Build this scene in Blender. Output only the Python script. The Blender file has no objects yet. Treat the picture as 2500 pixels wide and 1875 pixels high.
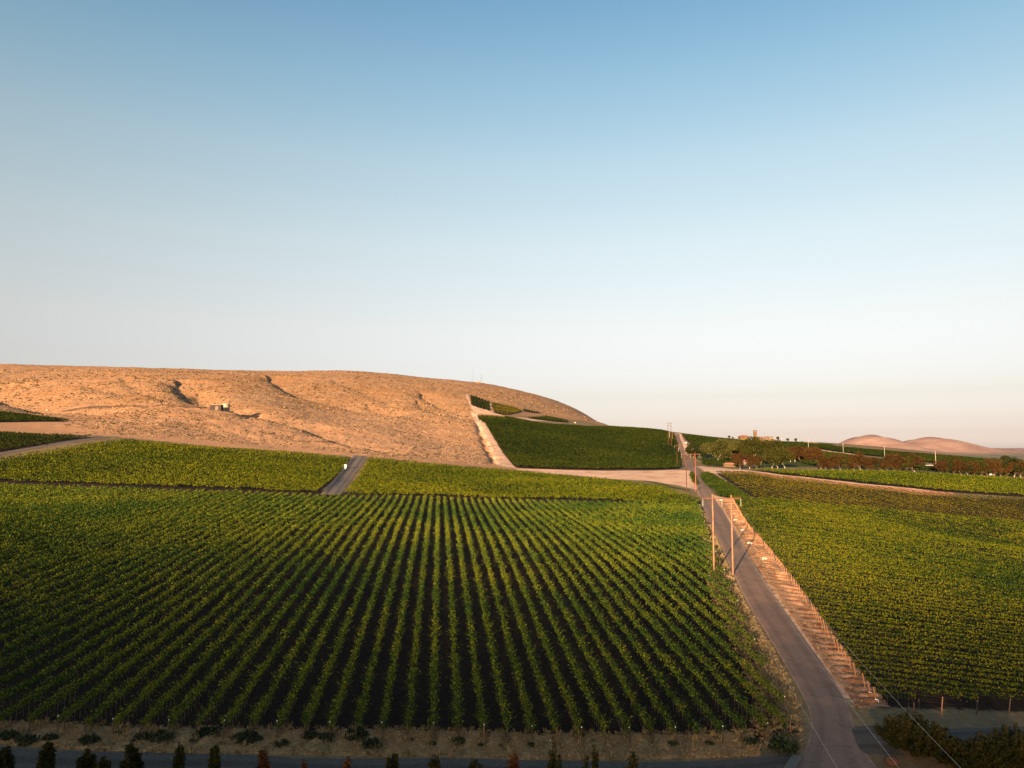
import bpy, math, random
import numpy as np
from mathutils import Vector

random.seed(7)
rng = np.random.default_rng(11)
R = math.radians
scene = bpy.context.scene
COL = scene.collection

# ---------------------------------------------------------------- camera
F = 1877.0            # focal length in pixels of the 2500 px wide photograph
PITCH = R(5.1)        # the drone camera looks slightly up
ZC = 30.0             # camera height over the gravel road
cam_d = bpy.data.cameras.new("camera")
cam_d.sensor_width = 36.0
cam_d.lens = 36.0 * F / 2500.0
cam_d.clip_start = 0.5
cam_d.clip_end = 90000.0
cam = bpy.data.objects.new("camera", cam_d)
COL.objects.link(cam)
cam.location = (0, 0, ZC)
cam.rotation_euler = (R(90) + PITCH, 0, 0)
scene.camera = cam

# ---------------------------------------------------------------- light
SUN_AZ = 22.0         # the light travels 22 degrees right of the view direction
SUN_EL = 8.0
world = bpy.data.worlds.new("World")
scene.world = world
world.use_nodes = True
wn = world.node_tree.nodes
wl = world.node_tree.links
wn.clear()
w_out = wn.new("ShaderNodeOutputWorld")
w_bg = wn.new("ShaderNodeBackground")
sky = wn.new("ShaderNodeTexSky")
sky.sky_type = 'NISHITA'
sky.sun_disc = False
sky.sun_elevation = R(SUN_EL)
sky.sun_rotation = R(180 + SUN_AZ)
sky.altitude = 300
sky.air_density = 1.0
sky.dust_density = 1.5
sky.ozone_density = 1.0
w_bg.inputs['Strength'].default_value = 0.05
# colour balance of the sky by height above the horizon (a sky property, read from the view direction)
tc = wn.new("ShaderNodeTexCoord")
sp = wn.new("ShaderNodeSeparateXYZ")
ramp = wn.new("ShaderNodeValToRGB")
mul = wn.new("ShaderNodeMix")
mul.data_type = 'RGBA'
mul.blend_type = 'MULTIPLY'
mul.inputs[0].default_value = 1.0
wl.new(tc.outputs['Generated'], sp.inputs[0])
wl.new(sp.outputs['Z'], ramp.inputs[0])
SKY_STOPS = [(0.009, (1.361, 1.347, 2.441)), (0.6, (0.938, 1.177, 1.244)), (0.023, (1.037, 1.001, 1.812)), (0.039, (0.942, 0.87, 1.4)), (0.071, (0.952, 0.809, 1.042)), (0.161, (1.388, 1.042, 0.985)), (0.264, (1.608, 1.276, 1.091)), (0.36, (1.553, 1.375, 1.19)), (0.447, (1.235, 1.335, 1.246)), (0.525, (0.947, 1.19, 1.241))]
els = ramp.color_ramp.elements
for i, (p, c) in enumerate(SKY_STOPS):
    e = els[i] if i < 2 else els.new(p)
    e.position = p
    e.color = (*c, 1)
wl.new(sky.outputs[0], mul.inputs['A'])
wl.new(ramp.outputs[0], mul.inputs['B'])
wl.new(mul.outputs['Result'], w_bg.inputs['Color'])
wl.new(w_bg.outputs[0], w_out.inputs[0])

sun_d = bpy.data.lights.new("sun", 'SUN')
sun_d.energy = 5.0
sun_d.angle = R(0.55)
sun_d.color = (1.0, 0.68, 0.38)
sun = bpy.data.objects.new("sun", sun_d)
COL.objects.link(sun)
sd = Vector((math.sin(R(SUN_AZ)) * math.cos(R(SUN_EL)), math.cos(R(SUN_AZ)) * math.cos(R(SUN_EL)), -math.sin(R(SUN_EL))))
sun.rotation_euler = sd.to_track_quat('-Z', 'Y').to_euler()

scene.view_settings.view_transform = 'Standard'
scene.view_settings.look = 'None'
scene.view_settings.exposure = 2.03
scene.view_settings.gamma = 1.0
scene.cycles.max_bounces = 5
scene.cycles.diffuse_bounces = 3
scene.cycles.transmission_bounces = 2
scene.cycles.transparent_max_bounces = 4

# ---------------------------------------------------------------- helpers
def tag(o, label=None, cat=None, group=None, kind=None):
    if label: o['label'] = label
    if cat: o['category'] = cat
    if group: o['group'] = group
    if kind: o['kind'] = kind
    return o

def link(o, parent=None):
    COL.objects.link(o)
    if parent: o.parent = parent
    return o

def empty(name, loc=(0, 0, 0), rz=0.0):
    o = bpy.data.objects.new(name, None)
    o.location = loc
    o.rotation_euler = (0, 0, rz)
    o.empty_display_size = 0.5
    return link(o)

def mesh_np(name, verts, faces, mat=None, smooth=False):
    """verts (n,3), faces (m,k) arrays of one face size"""
    me = bpy.data.meshes.new(name)
    verts = np.asarray(verts, dtype=np.float32)
    faces = np.asarray(faces, dtype=np.int32)
    m, k = faces.shape
    me.vertices.add(len(verts))
    me.vertices.foreach_set("co", verts.ravel())
    me.loops.add(m * k)
    me.loops.foreach_set("vertex_index", faces.ravel())
    me.polygons.add(m)
    me.polygons.foreach_set("loop_start", np.arange(0, m * k, k, dtype=np.int32))
    if smooth:
        me.polygons.foreach_set("use_smooth", np.ones(m, dtype=bool))
    me.update(calc_edges=True)
    if mat: me.materials.append(mat)
    return me

class MB:
    """collects boxes, tubes and other shapes into one mesh"""
    def __init__(s): s.v = []; s.f = []
    def add(s, vs, fs):
        b = len(s.v)
        s.v += [tuple(p) for p in vs]
        s.f += [tuple(i + b for i in f) for f in fs]
        return s
    def box(s, c, size, rz=0.0, top=1.0):
        x, y, z = c; a, b, h = size[0] / 2, size[1] / 2, size[2]
        ca, sa = math.cos(rz), math.sin(rz)
        P = []
        for zz, k in ((0, 1), (h, top)):
            for sx, sy in ((-1, -1), (1, -1), (1, 1), (-1, 1)):
                px, py = sx * a * k, sy * b * k
                P.append((x + px * ca - py * sa, y + px * sa + py * ca, z + zz))
        return s.add(P, [(3, 2, 1, 0), (4, 5, 6, 7), (0, 1, 5, 4), (1, 2, 6, 5), (2, 3, 7, 6), (3, 0, 4, 7)])
    def tube(s, pts, r, n=8, cap=True):
        pts = [Vector(p) for p in pts]
        if not isinstance(r, (list, tuple)): r = [r] * len(pts)
        rings = []
        for i, p in enumerate(pts):
            d = (pts[min(i + 1, len(pts) - 1)] - pts[max(i - 1, 0)])
            if d.length < 1e-9: d = Vector((0, 0, 1))
            d.normalize()
            a = d.orthogonal().normalized() if abs(d.z) < .95 else Vector((1, 0, 0))
            a = (a - d * a.dot(d)).normalized()
            b = d.cross(a)
            rings.append([p + (a * math.cos(2 * math.pi * k / n) + b * math.sin(2 * math.pi * k / n)) * r[i] for k in range(n)])
        vs = [q for g in rings for q in g]
        fs = []
        for i in range(len(rings) - 1):
            for k in range(n):
                fs.append((i * n + k, i * n + (k + 1) % n, (i + 1) * n + (k + 1) % n, (i + 1) * n + k))
        if cap:
            fs.append(tuple(range(n - 1, -1, -1)))
            fs.append(tuple((len(rings) - 1) * n + k for k in range(n)))
        return s.add(vs, fs)
    def lathe(s, prof, c=(0, 0, 0), n=16):
        vs, fs = [], []
        for r_, z_ in prof:
            for k in range(n):
                vs.append((c[0] + r_ * math.cos(2 * math.pi * k / n), c[1] + r_ * math.sin(2 * math.pi * k / n), c[2] + z_))
        for i in range(len(prof) - 1):
            for k in range(n):
                fs.append((i * n + k, i * n + (k + 1) % n, (i + 1) * n + (k + 1) % n, (i + 1) * n + k))
        fs.append(tuple(range(n - 1, -1, -1)))
        fs.append(tuple((len(prof) - 1) * n + k for k in range(n)))
        return s.add(vs, fs)
    def build(s, name, mat, parent=None, smooth=False):
        me = bpy.data.meshes.new(name)
        me.from_pydata(s.v, [], s.f)
        me.materials.append(mat)
        if smooth:
            for p in me.polygons: p.use_smooth = True
        me.update()
        return link(bpy.data.objects.new(name, me), parent)

# ---------------------------------------------------------------- materials
def new_mat(name):
    m = bpy.data.materials.new(name)
    m.use_nodes = True
    nt = m.node_tree
    b = nt.nodes.get("Principled BSDF")
    return m, nt, b

def nd(nt, t, **kw):
    n = nt.nodes.new(t)
    for k, v in kw.items(): setattr(n, k, v)
    return n

def noise(nt, scale, detail=3, rough=0.55, vec=None, coord='Object', stretch=None):
    n = nd(nt, "ShaderNodeTexNoise")
    n.inputs['Scale'].default_value = scale
    n.inputs['Detail'].default_value = detail
    n.inputs['Roughness'].default_value = rough
    g = nd(nt, "ShaderNodeNewGeometry")
    src = g.outputs['Position']
    if stretch:
        mp = nd(nt, "ShaderNodeMapping")
        mp.inputs['Scale'].default_value = stretch
        nt.links.new(src, mp.inputs[0])
        src = mp.outputs[0]
    nt.links.new(src, n.inputs['Vector'])
    return n.outputs['Fac']

def ramp_n(nt, fac, stops):
    r = nd(nt, "ShaderNodeValToRGB")
    e = r.color_ramp.elements
    for i, (p, c) in enumerate(stops):
        x = e[i] if i < 2 else e.new(p)
        x.position = p
        x.color = (*c, 1) if len(c) == 3 else c
    nt.links.new(fac, r.inputs[0])
    return r.outputs[0]

def mixc(nt, fac, a, b, mode='MIX'):
    m = nd(nt, "ShaderNodeMix")
    m.data_type = 'RGBA'
    m.blend_type = mode
    for idx, v in ((0, fac), ('A', a), ('B', b)):
        if isinstance(v, (int, float)): m.inputs[idx].default_value = v
        elif isinstance(v, tuple): m.inputs[idx].default_value = (*v, 1)
        else: nt.links.new(v, m.inputs[idx])
    return m.outputs['Result']

def math_n(nt, op, a, b=None, clamp=False):
    m = nd(nt, "ShaderNodeMath", operation=op)
    m.use_clamp = clamp
    for i, v in enumerate((a, b)):
        if v is None: continue
        if isinstance(v, (int, float)): m.inputs[i].default_value = v
        else: nt.links.new(v, m.inputs[i])
    return m.outputs[0]

def smooth_n(nt, v, lo, hi):
    m = nd(nt, "ShaderNodeMapRange")
    m.interpolation_type = 'SMOOTHSTEP'
    m.inputs['From Min'].default_value = lo
    m.inputs['From Max'].default_value = hi
    nt.links.new(v, m.inputs['Value'])
    return m.outputs[0]

def bump(nt, b, h, strength=0.5, dist=0.05):
    n = nd(nt, "ShaderNodeBump")
    n.inputs['Strength'].default_value = strength
    n.inputs['Distance'].default_value = dist
    nt.links.new(h, n.inputs['Height'])
    nt.links.new(n.outputs[0], b.inputs['Normal'])

def simple(name, stops, scale=3.0, rough=0.85, detail=4, bmp=None, stretch=None, metal=0.0, spec=0.3):
    m, nt, b = new_mat(name)
    n = noise(nt, scale, detail, stretch=stretch)
    nt.links.new(ramp_n(nt, n, stops), b.inputs['Base Color'])
    b.inputs['Roughness'].default_value = rough
    b.inputs['Metallic'].default_value = metal
    b.inputs['Specular IOR Level'].default_value = spec
    if bmp: bump(nt, b, n, bmp[0], bmp[1])
    return m

def leaf_mat(name, dark, mid, lite, patch=0.05, fine=2.0, trans=0.07, rough=0.7, spec=0.08):
    """leaves: large patches of tone and small variation; a little light passes through"""
    m, nt, b = new_mat(name)
    n1 = noise(nt, patch, 3)
    n2 = noise(nt, fine, 2, 0.6)
    s = math_n(nt, 'ADD', math_n(nt, 'MULTIPLY', n1, 0.8), math_n(nt, 'MULTIPLY', n2, 0.6))
    s = math_n(nt, 'SUBTRACT', s, 0.2)
    gi = nd(nt, "ShaderNodeNewGeometry")
    s = math_n(nt, 'ADD', s, math_n(nt, 'MULTIPLY', math_n(nt, 'SUBTRACT', gi.outputs['Random Per Island'], 0.5), 0.50))
    c = ramp_n(nt, s, [(0.30, dark), (0.70, lite), (0.5, mid)])
    nt.links.new(c, b.inputs['Base Color'])
    b.inputs['Roughness'].default_value = rough
    b.inputs['Specular IOR Level'].default_value = spec
    tr = nd(nt, "ShaderNodeBsdfTranslucent")
    nt.links.new(c, tr.inputs[0])
    mx = nd(nt, "ShaderNodeMixShader")
    mx.inputs[0].default_value = trans
    out = nt.nodes.get("Material Output")
    nt.links.new(b.outputs[0], mx.inputs[1])
    nt.links.new(tr.outputs[0], mx.inputs[2])
    nt.links.new(mx.outputs[0], out.inputs[0])
    return m

M = {}
M['vine'] = leaf_mat('vine_leaves', (0.01, 0.036, 0.006), (0.034, 0.066, 0.007), (0.135, 0.138, 0.009), 0.035, 1.6)
M['vine_b'] = leaf_mat('vine_leaves_yellowing', (0.0161, 0.0310, 0.0020), (0.0472, 0.0640, 0.0026), (0.1044, 0.1044, 0.0041), 0.022, 0.35)
M['vine_d'] = leaf_mat('vine_leaves_right_field', (0.008, 0.022, 0.002), (0.032, 0.048, 0.003), (0.092, 0.090, 0.004), 0.022, 0.35)
M['vine_c'] = leaf_mat('vine_leaves_dark', (0.0040, 0.0104, 0.0014), (0.0112, 0.0208, 0.0018), (0.0272, 0.0320, 0.0024), 0.012, 0.5)
M['vine_e'] = leaf_mat('vine_leaves_brownish', (0.0140, 0.0182, 0.0021), (0.0406, 0.0392, 0.0035), (0.0945, 0.0735, 0.0056), 0.02, 0.9)
M['tree_red'] = leaf_mat('tree_leaves_rust', (0.0222, 0.0130, 0.0044), (0.0407, 0.0204, 0.0059), (0.0628, 0.0315, 0.0074), 0.04, 0.6)
M['tree_green'] = leaf_mat('tree_leaves_olive', (0.0132, 0.0172, 0.0032), (0.0264, 0.0290, 0.0047), (0.0502, 0.0449, 0.0079), 0.1, 0.5)
M['tree_willow'] = leaf_mat('tree_leaves_willow', (0.0198, 0.0248, 0.0066), (0.0462, 0.0462, 0.0099), (0.0924, 0.0825, 0.0231), 0.1, 0.6)
M['tree_dark'] = leaf_mat('tree_leaves_dark', (0.0084, 0.0147, 0.0042), (0.0168, 0.0210, 0.0063), (0.0294, 0.0315, 0.0084), 0.1, 0.6)
M['shrub'] = leaf_mat('shrub_leaves', (0.0088, 0.0132, 0.0029), (0.0190, 0.0220, 0.0047), (0.0410, 0.0322, 0.0073), 0.6, 6.0)
M['shrub_rust'] = leaf_mat('shrub_leaves_rust', (0.0324, 0.0135, 0.0049), (0.0675, 0.0243, 0.0081), (0.1080, 0.0432, 0.0135), 0.6, 6.0)
M['grass_green'] = leaf_mat('green_grass', (0.0070, 0.0182, 0.0021), (0.0175, 0.0315, 0.0028), (0.0350, 0.0476, 0.0042), 0.1, 1.5)
M['dry_grass'] = leaf_mat('dry_grass', (0.1260, 0.0900, 0.0450), (0.2700, 0.1890, 0.0900), (0.4500, 0.3240, 0.1620), 0.5, 4.0, 0.15)
M['sage'] = leaf_mat('sagebrush', (0.0294, 0.0252, 0.0126), (0.0546, 0.0441, 0.0231), (0.0924, 0.0714, 0.0378), 0.05, 1.0, 0.05)
M['weed'] = leaf_mat('green_weed', (0.012, 0.022, 0.01), (0.022, 0.035, 0.015), (0.04, 0.05, 0.02), 0.6, 5.0)
M['bark'] = simple('bark', [(0.3, (0.0600, 0.0420, 0.0270)), (0.7, (0.1320, 0.0960, 0.0660))], 6, 0.95, 5, (0.6, 0.05), (1, 1, 0.2))
M['bark_pale'] = simple('pale_bark', [(0.3, (0.2700, 0.2280, 0.1920)), (0.7, (0.4320, 0.3840, 0.3360))], 4, 0.9)
M['pole_wood'] = simple('pole_wood', [(0.3, (0.1360, 0.0638, 0.0340)), (0.7, (0.2890, 0.1573, 0.0978))], 2.2, 0.85, 6, (0.3, 0.03), (3, 3, 0.4))
M['pole_dark'] = simple('pole_wood_treated', [(0.3, (0.0360, 0.0144, 0.0072)), (0.7, (0.0936, 0.0324, 0.0180))], 1.5, 0.85, 6, None, (3, 3, 0.3))
M['pole_red'] = simple('pole_wood_red', [(0.3, (0.15, 0.03, 0.02)), (0.7, (0.3, 0.08, 0.055))], 1.0, 0.85, 6, None, (3, 3, 0.3))
M['arm_wood'] = simple('arm_wood', [(0.3, (0.0768, 0.0288, 0.0144)), (0.7, (0.1440, 0.0576, 0.0288))], 3, 0.85)
M['post_wood'] = simple('post_wood', [(0.3, (0.1920, 0.0840, 0.0420)), (0.7, (0.3300, 0.1620, 0.0840))], 5, 0.9)
M['post_grey'] = simple('post_grey', [(0.3, (0.05, 0.035, 0.025)), (0.7, (0.10, 0.07, 0.05))], 5, 0.9)
M['white_plastic'] = simple('white_plastic', [(0.3, (0.74, 0.72, 0.68)), (0.7, (0.82, 0.80, 0.77))], 3, 0.45)
M['teal_plastic'] = simple('teal_plastic', [(0.3, (0.03, 0.25, 0.36)), (0.7, (0.04, 0.30, 0.42))], 3, 0.5)
M['steel'] = simple('galvanised_steel', [(0.3, (0.28, 0.28, 0.28)), (0.7, (0.42, 0.42, 0.41))], 3, 0.5, metal=0.6)
M['mast'] = simple('mast_grey', [(0.3, (0.05, 0.05, 0.05)), (0.7, (0.09, 0.09, 0.09))], 3, 0.7)
M['wire'] = simple('wire', [(0.3, (0.2750, 0.2750, 0.2750)), (0.7, (0.3500, 0.3500, 0.3500))], 1, 0.45)
M['glass_ins'] = simple('porcelain', [(0.3, (0.2750, 0.2750, 0.2600)), (0.7, (0.3500, 0.3500, 0.3300))], 3, 0.3)
M['tank'] = simple('tank_paint', [(0.3, (0.24, 0.19, 0.135)), (0.7, (0.3, 0.24, 0.175))], 0.5, 0.7, 5, None, (1, 1, 0.3))
M['dark_wall'] = simple('dark_boards', [(0.3, (0.022, 0.016, 0.014)), (0.7, (0.045, 0.032, 0.026))], 1, 0.9)
M['ochre'] = simple('ochre_plaster', [(0.3, (0.0869, 0.0491, 0.0170)), (0.7, (0.1096, 0.0643, 0.0246))], 0.6, 0.9)
M['plaster'] = simple('pink_plaster', [(0.3, (0.1260, 0.0756, 0.0504)), (0.7, (0.1512, 0.0958, 0.0655))], 0.6, 0.9)
M['roof_red'] = simple('roof_pink', [(0.3, (0.2400, 0.0816, 0.0720)), (0.7, (0.2976, 0.1200, 0.1056))], 1.2, 0.75, 4, None, (1, 6, 1))
M['roof_grey'] = simple('roof_grey', [(0.3, (0.0960, 0.0720, 0.0600)), (0.7, (0.1500, 0.1140, 0.0960))], 1.2, 0.8)
M['cream'] = simple('cream_paint', [(0.3, (0.2232, 0.1872, 0.1296)), (0.7, (0.2592, 0.2232, 0.1620))], 1, 0.8)
M['glass'] = simple('window_glass', [(0.3, (0.02, 0.025, 0.03)), (0.7, (0.04, 0.045, 0.05))], 1, 0.12, spec=0.6)
M['stone'] = simple('red_rock', [(0.3, (0.0702, 0.0270, 0.0162)), (0.7, (0.1296, 0.0594, 0.0351))], 4, 0.9, 6, (0.8, 0.08))
M['concrete'] = simple('concrete', [(0.3, (0.0900, 0.0810, 0.0720)), (0.7, (0.1260, 0.1140, 0.1020))], 3, 0.9, 6, (0.3, 0.02))

# ---------------------------------------------------------------- picture <-> terrain
cp, spn = math.cos(PITCH), math.sin(PITCH)
def ray(u, v):
    """photograph pixel -> (x/y, z/y) of the viewing ray"""
    a = (u - 1250.0) / F
    b = (937.5 - v) / F
    y = cp - b * spn
    z = spn + b * cp
    return a / y, z / y

def su(u, T):
    """x/y of a column u for a ray of slope T"""
    return (u - 1250.0) / F * (cp + T * spn)

# control points of the land: (u, distance, height relative to the camera)
CT = [
 (-250, 62, -24.6), (0, 65, -25.6), (64, 73, -25.4), (1074, 72, -28.3), (1074, 78, -28.0), (600, 72, -27.0), (1858, 75, -29.8), (1858, 82.5, -29.4),
 (2136, 88, -28.7), (2500, 78, -29.9), (2500, 92, -29.7), (2750, 90, -30.0), (1074, 50, -28.8), (0, 48, -26), (2500, 52, -30.4),
 (1075, 139, -22.9), (0, 139, -19.5), (-250, 139, -18.0), (0, 264, -11.9), (-250, 258, -9.5), (1075, 278, -17.8), (1695, 280, -18.6), (1780, 150, -23.2),
 (1684, 320, -16.0), (1797, 300, -16.7), (2500, 279, -25.6), (2750, 275, -28), (2500, 140, -29.2), (2750, 150, -30), (2160, 200, -23.8), (2100, 95, -28.6),
 (880, 425, -3.6), (305, 413, 6.3), (1230, 432, -10.0), (1255, 470, -9.3), (1650, 430, -10.3), (1650, 350, -14.6), (0, 340, -1.3), (0, 420, 10.5), (-250, 420, 14),
 (0, 520, 20.8), (0, 600, 31), (0, 900, 68), (0, 1400, 160), (-250, 600, 36), (-250, 1400, 158), (-250, 900, 75),
 (550, 422, 1.8), (550, 620, 34), (550, 900, 75), (550, 1500, 160), (250, 1420, 160), (250, 700, 42),
 (880, 470, 3), (880, 850, 48), (880, 1550, 161), (1050, 1650, 158),
 (1150, 1800, 159), (1150, 800, 40.5), (1150, 1050, 72), (1300, 1700, 126), (1390, 1650, 97), (1465, 1500, 55), (1400, 900, 32.6), (1300, 1080, 58),
 (1670, 440, -9.6), (1645, 560, -8.0), (1645, 700, 6.0), (1650, 850, 21.5), (1500, 900, 31), (1500, 1250, 38), (1560, 1000, 29),
 (1800, 950, 16.0), (1800, 560, -8.6), (1900, 900, 13.5), (2000, 950, 12.6), (2260, 930, 1.0), (2500, 900, -10.0), (2750, 900, -14),
 (1865, 425, -10.9), (2210, 430, -11.4), (2500, 440, -14.6), (2240, 360, -16.7), (2500, 370, -19.6), (1900, 400, -12.6), (2750, 440, -18),
 (2350, 600, -9), (2000, 600, -5),
 # behind the crests the land falls away
 (1650, 1500, -20), (2000, 1500, -25), (2500, 1500, -60), (2750, 1500, -65), (1465, 2300, -10), (1150, 3200, 40), (550, 3000, 60), (0, 3000, 60), (-250, 3000, 60), (1300, 3000, 10),
 (1650, 4000, -70), (2100, 3500, -62), (2500, 3500, -62), (2100, 9000, -40), (2500, 9000, -40), (1650, 9000, -40), (1150, 9000, -30), (550, 9000, -20), (0, 9000, -20), (-250, 9000, -20),
 (2500, 30000, 40), (2100, 30000, 20), (1250, 30000, 0), (0, 30000, 0),
]
_pts, _val = [], []
KS = 2.2
for (u, d, z) in CT:
    T = z / d
    _pts.append((su(u, T) * KS, math.log(d)))
    _val.append(T)
_pts = np.array(_pts); _val = np.array(_val)
def _phi(r2):
    return 0.5 * r2 * np.log(r2 + 1e-12)
_n = len(_pts)
_K = _phi(((_pts[:, None] - _pts[None]) ** 2).sum(-1)) + np.eye(_n) * 2e-4
_P = np.hstack([np.ones((_n, 1)), _pts])
_A = np.zeros((_n + 3, _n + 3)); _A[:_n, :_n] = _K; _A[:_n, _n:] = _P; _A[_n:, :_n] = _P.T
_w = np.linalg.solve(_A, np.concatenate([_val, np.zeros(3)]))

def sstep(x, a, b):
    t = np.clip((x - a) / (b - a), 0, 1)
    return t * t * (3 - 2 * t)

def _tps(s, ly):
    q = np.stack([s * KS, ly], -1)
    out = np.empty(len(q))
    for i in range(0, len(q), 40000):
        c = q[i:i + 40000]
        k = _phi(((c[:, None] - _pts[None]) ** 2).sum(-1))
        out[i:i + 40000] = k @ _w[:_n] + _w[_n] + c @ _w[_n + 1:]
    return out

def vnoise(x, y, seed=0):
    """smooth value noise, -1..1"""
    xi = np.floor(x).astype(np.int64); yi = np.floor(y).astype(np.int64)
    fx = x - xi; fy = y - yi
    fx = fx * fx * (3 - 2 * fx); fy = fy * fy * (3 - 2 * fy)
    def h(a, b):
        n = (a * 374761393 + b * 668265263 + seed * 982451653) & 0xffffffff
        n = ((n ^ (n >> 13)) * 1274126177) & 0xffffffff
        n = n ^ (n >> 16)
        return (n & 0xffff) / 32767.5 - 1.0
    a = h(xi, yi) * (1 - fx) + h(xi + 1, yi) * fx
    b = h(xi, yi + 1) * (1 - fx) + h(xi + 1, yi + 1) * fx
    return a * (1 - fy) + b * fy

def seg_dist(x, y, pl):
    """distance of points to a polyline"""
    d = np.full(x.shape, 1e9)
    for (x0, y0), (x1, y1) in zip(pl[:-1], pl[1:]):
        vx, vy = x1 - x0, y1 - y0
        t = np.clip(((x - x0) * vx + (y - y0) * vy) / (vx * vx + vy * vy + 1e-9), 0, 1)
        d = np.minimum(d, np.hypot(x - x0 - t * vx, y - y0 - t * vy))
    return d

def poly_sdf(x, y, poly):
    """signed distance, positive inside"""
    d = seg_dist(x, y, list(poly) + [poly[0]])
    ins = np.zeros(x.shape, bool)
    n = len(poly)
    for i in range(n):
        x0, y0 = poly[i]; x1, y1 = poly[(i + 1) % n]
        if y0 == y1: continue
        c = ((y0 > y) != (y1 > y)) & (x < (x1 - x0) * (y - y0) / (y1 - y0) + x0)
        ins ^= c
    return np.where(ins, d, -d)

GULLIES = []   # (polyline, depth, width)
HILL = None
def Zb(x, y, full=True):
    """height of the land (world z)"""
    x = np.asarray(x, float).ravel(); y = np.asarray(y, float).ravel()
    yy = np.maximum(y, 40.0)
    s = np.clip(x / yy, -1.05, 1.05)
    z = yy * _tps(s, np.log(yy))
    side = -28.5 - 0.03 * np.clip(x, -150, 150)
    w = sstep(y, 40, 60) * (1 - sstep(np.abs(x / yy), 0.85, 1.05) * 0.0)
    z = side * (1 - w) + z * w
    # two far round hills and a faint ridge
    z = z + 172 * np.exp(-(((x - 2985) / 240) ** 2 + ((y - 6500) / 700) ** 2)) + 42 * np.exp(-(((x - 3350) / 420) ** 2 + ((y - 6300) / 800) ** 2))
    z = z + 178 * np.exp(-(((x - 4410) / 340) ** 2 + ((y - 8200) / 900) ** 2)) + 62 * np.exp(-(((x - 4950) / 560) ** 2 + ((y - 8200) / 900) ** 2))
    z = z + 170 * np.exp(-(((x - 14500) / 2300) ** 2 + ((y - 20500) / 2500) ** 2))
    # a dip across the upper part of the field right of the road
    bd = sstep(x, 95, 150) * sstep(y, 150, 200)
    z = z - 3.6 * bd * np.exp(-((y + 0.218 * x - 275) / 24.0) ** 2) + 1.4 * bd * np.exp(-((y + 0.218 * x - 232) / 16.0) ** 2)
    # gentle swells of the slope
    wf = sstep(y, 85, 150)
    z = z + wf * (0.55 * vnoise(x / 47.0 + 3.1, y / 38.0, 1) + 0.25 * vnoise(x / 21.0, y / 19.0 + 7, 2))
    if full and HILL is not None:
        hw = np.clip(poly_sdf(x, y, HILL) / 35.0, 0, 1)
        z = z + hw * (2.8 * vnoise(x / 150.0, y / 190.0, 5) + 0.9 * vnoise(x / 52.0 + .3, y / 60.0, 6) + 0.6 * vnoise(x / 17.0, y / 15.0, 7) + 0.42 * vnoise(x / 6.5, y / 7.0, 8) + 0.24 * vnoise(x / 2.6, y / 3.5, 9))
        for pl, dep, wd in GULLIES:
            xs = [p[0] for p in pl]; ys = [p[1] for p in pl]
            k = (x > min(xs) - 4 * wd) & (x < max(xs) + 4 * wd) & (y > min(ys) - 4 * wd) & (y < max(ys) + 4 * wd)
            if k.any():
                dd = seg_dist(x[k], y[k], pl)
                far = np.zeros(k.sum(), bool); best = np.full(k.sum(), 1e9)
                for q0, q1 in zip(pl[:-1], pl[1:]):
                    sdn = seg_dist(x[k], y[k], [q0, q1])
                    cr = (q1[0] - q0[0]) * (y[k] - q0[1]) - (q1[1] - q0[1]) * (x[k] - q0[0])
                    far = np.where(sdn < best, cr > 0, far); best = np.minimum(best, sdn)
                wk = np.where(far, wd * (3.2 if wd > 4 else 1.0), wd)
                z[k] -= (dep * (1.1 if wd > 4 else 1.0)) * np.exp(-(dd / wk) ** 1.5)
    return z + ZC

_ys = np.exp(np.linspace(math.log(45), math.log(2600), 1300))
def G(u, v, h=0.0, full=True, d0=45):
    """world point where the pixel's ray meets the land raised by h"""
    s, T = ray(u, v)
    ys = _ys[_ys >= d0]
    zt = Zb(s * ys, ys, full) + h
    zr = ZC + T * ys
    k = np.nonzero(zr <= zt)[0]
    if len(k) == 0:
        i = int(np.argmin(zr - zt)); y = ys[i]
    else:
        i = k[0]
        if i == 0: y = ys[0]
        else:
            a = (zr - zt)[i - 1]; b = (zr - zt)[i]
            y = ys[i - 1] + (ys[i] - ys[i - 1]) * a / (a - b)
    return (s * y, y)

def GP(pts, h=0.0, full=True):
    return [G(u, v, h, full) for u, v in pts]

HILL = GP([(-250, 1010), (0, 1006), (60, 1000), (180, 1028), (0, 1040), (250, 1060), (500, 1074), (860, 1106), (1150, 1136), (1250, 1140), (1160, 1045), (1140, 1010)], 0, False)
HILL += [(-40, 900), (60, 1100), (300, 1200), (600, 2300), (-1700, 2300), (-1500, 600)]
_gl = [
 ([(432, 935), (470, 965), (520, 985), (545, 990)], 8, 11), ([(545, 990), (600, 1003), (660, 1020), (740, 1042), (800, 1062), (880, 1085)], 3.5, 7),
 ([(480, 948), (492, 968)], 3, 5), ([(615, 1014), (632, 1002)], 3, 6),
 ([(660, 922), (700, 943), (740, 963), (785, 974), (860, 990), (900, 1003)], 6, 12),
 ([(1030, 960), (1080, 984), (1150, 1007)], 6, 9), ([(1020, 978), (1070, 1001), (1140, 1018)], 4, 8),
 ([(-60, 950), (0, 968), (50, 982), (110, 996), (160, 1004)], 9, 16),
 ([(300, 930), (360, 960), (420, 975)], 2, 9), ([(200, 940), (260, 955), (330, 962)], 2, 10),
 ([(820, 930), (900, 960), (960, 985)], 2, 9), ([(740, 1000), (800, 1012), (860, 1016)], 1.5, 6), ([(900, 985), (960, 1006), (1010, 1016)], 1.5, 6),
 ([(1164, 1030), (1172, 1048), (1168, 1056), (1180, 1066), (1175, 1074), (1186, 1084), (1182, 1092), (1194, 1100), (1190, 1108), (1204, 1116), (1200, 1124), (1208, 1130)], 2.2, 2.2),
]
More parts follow.
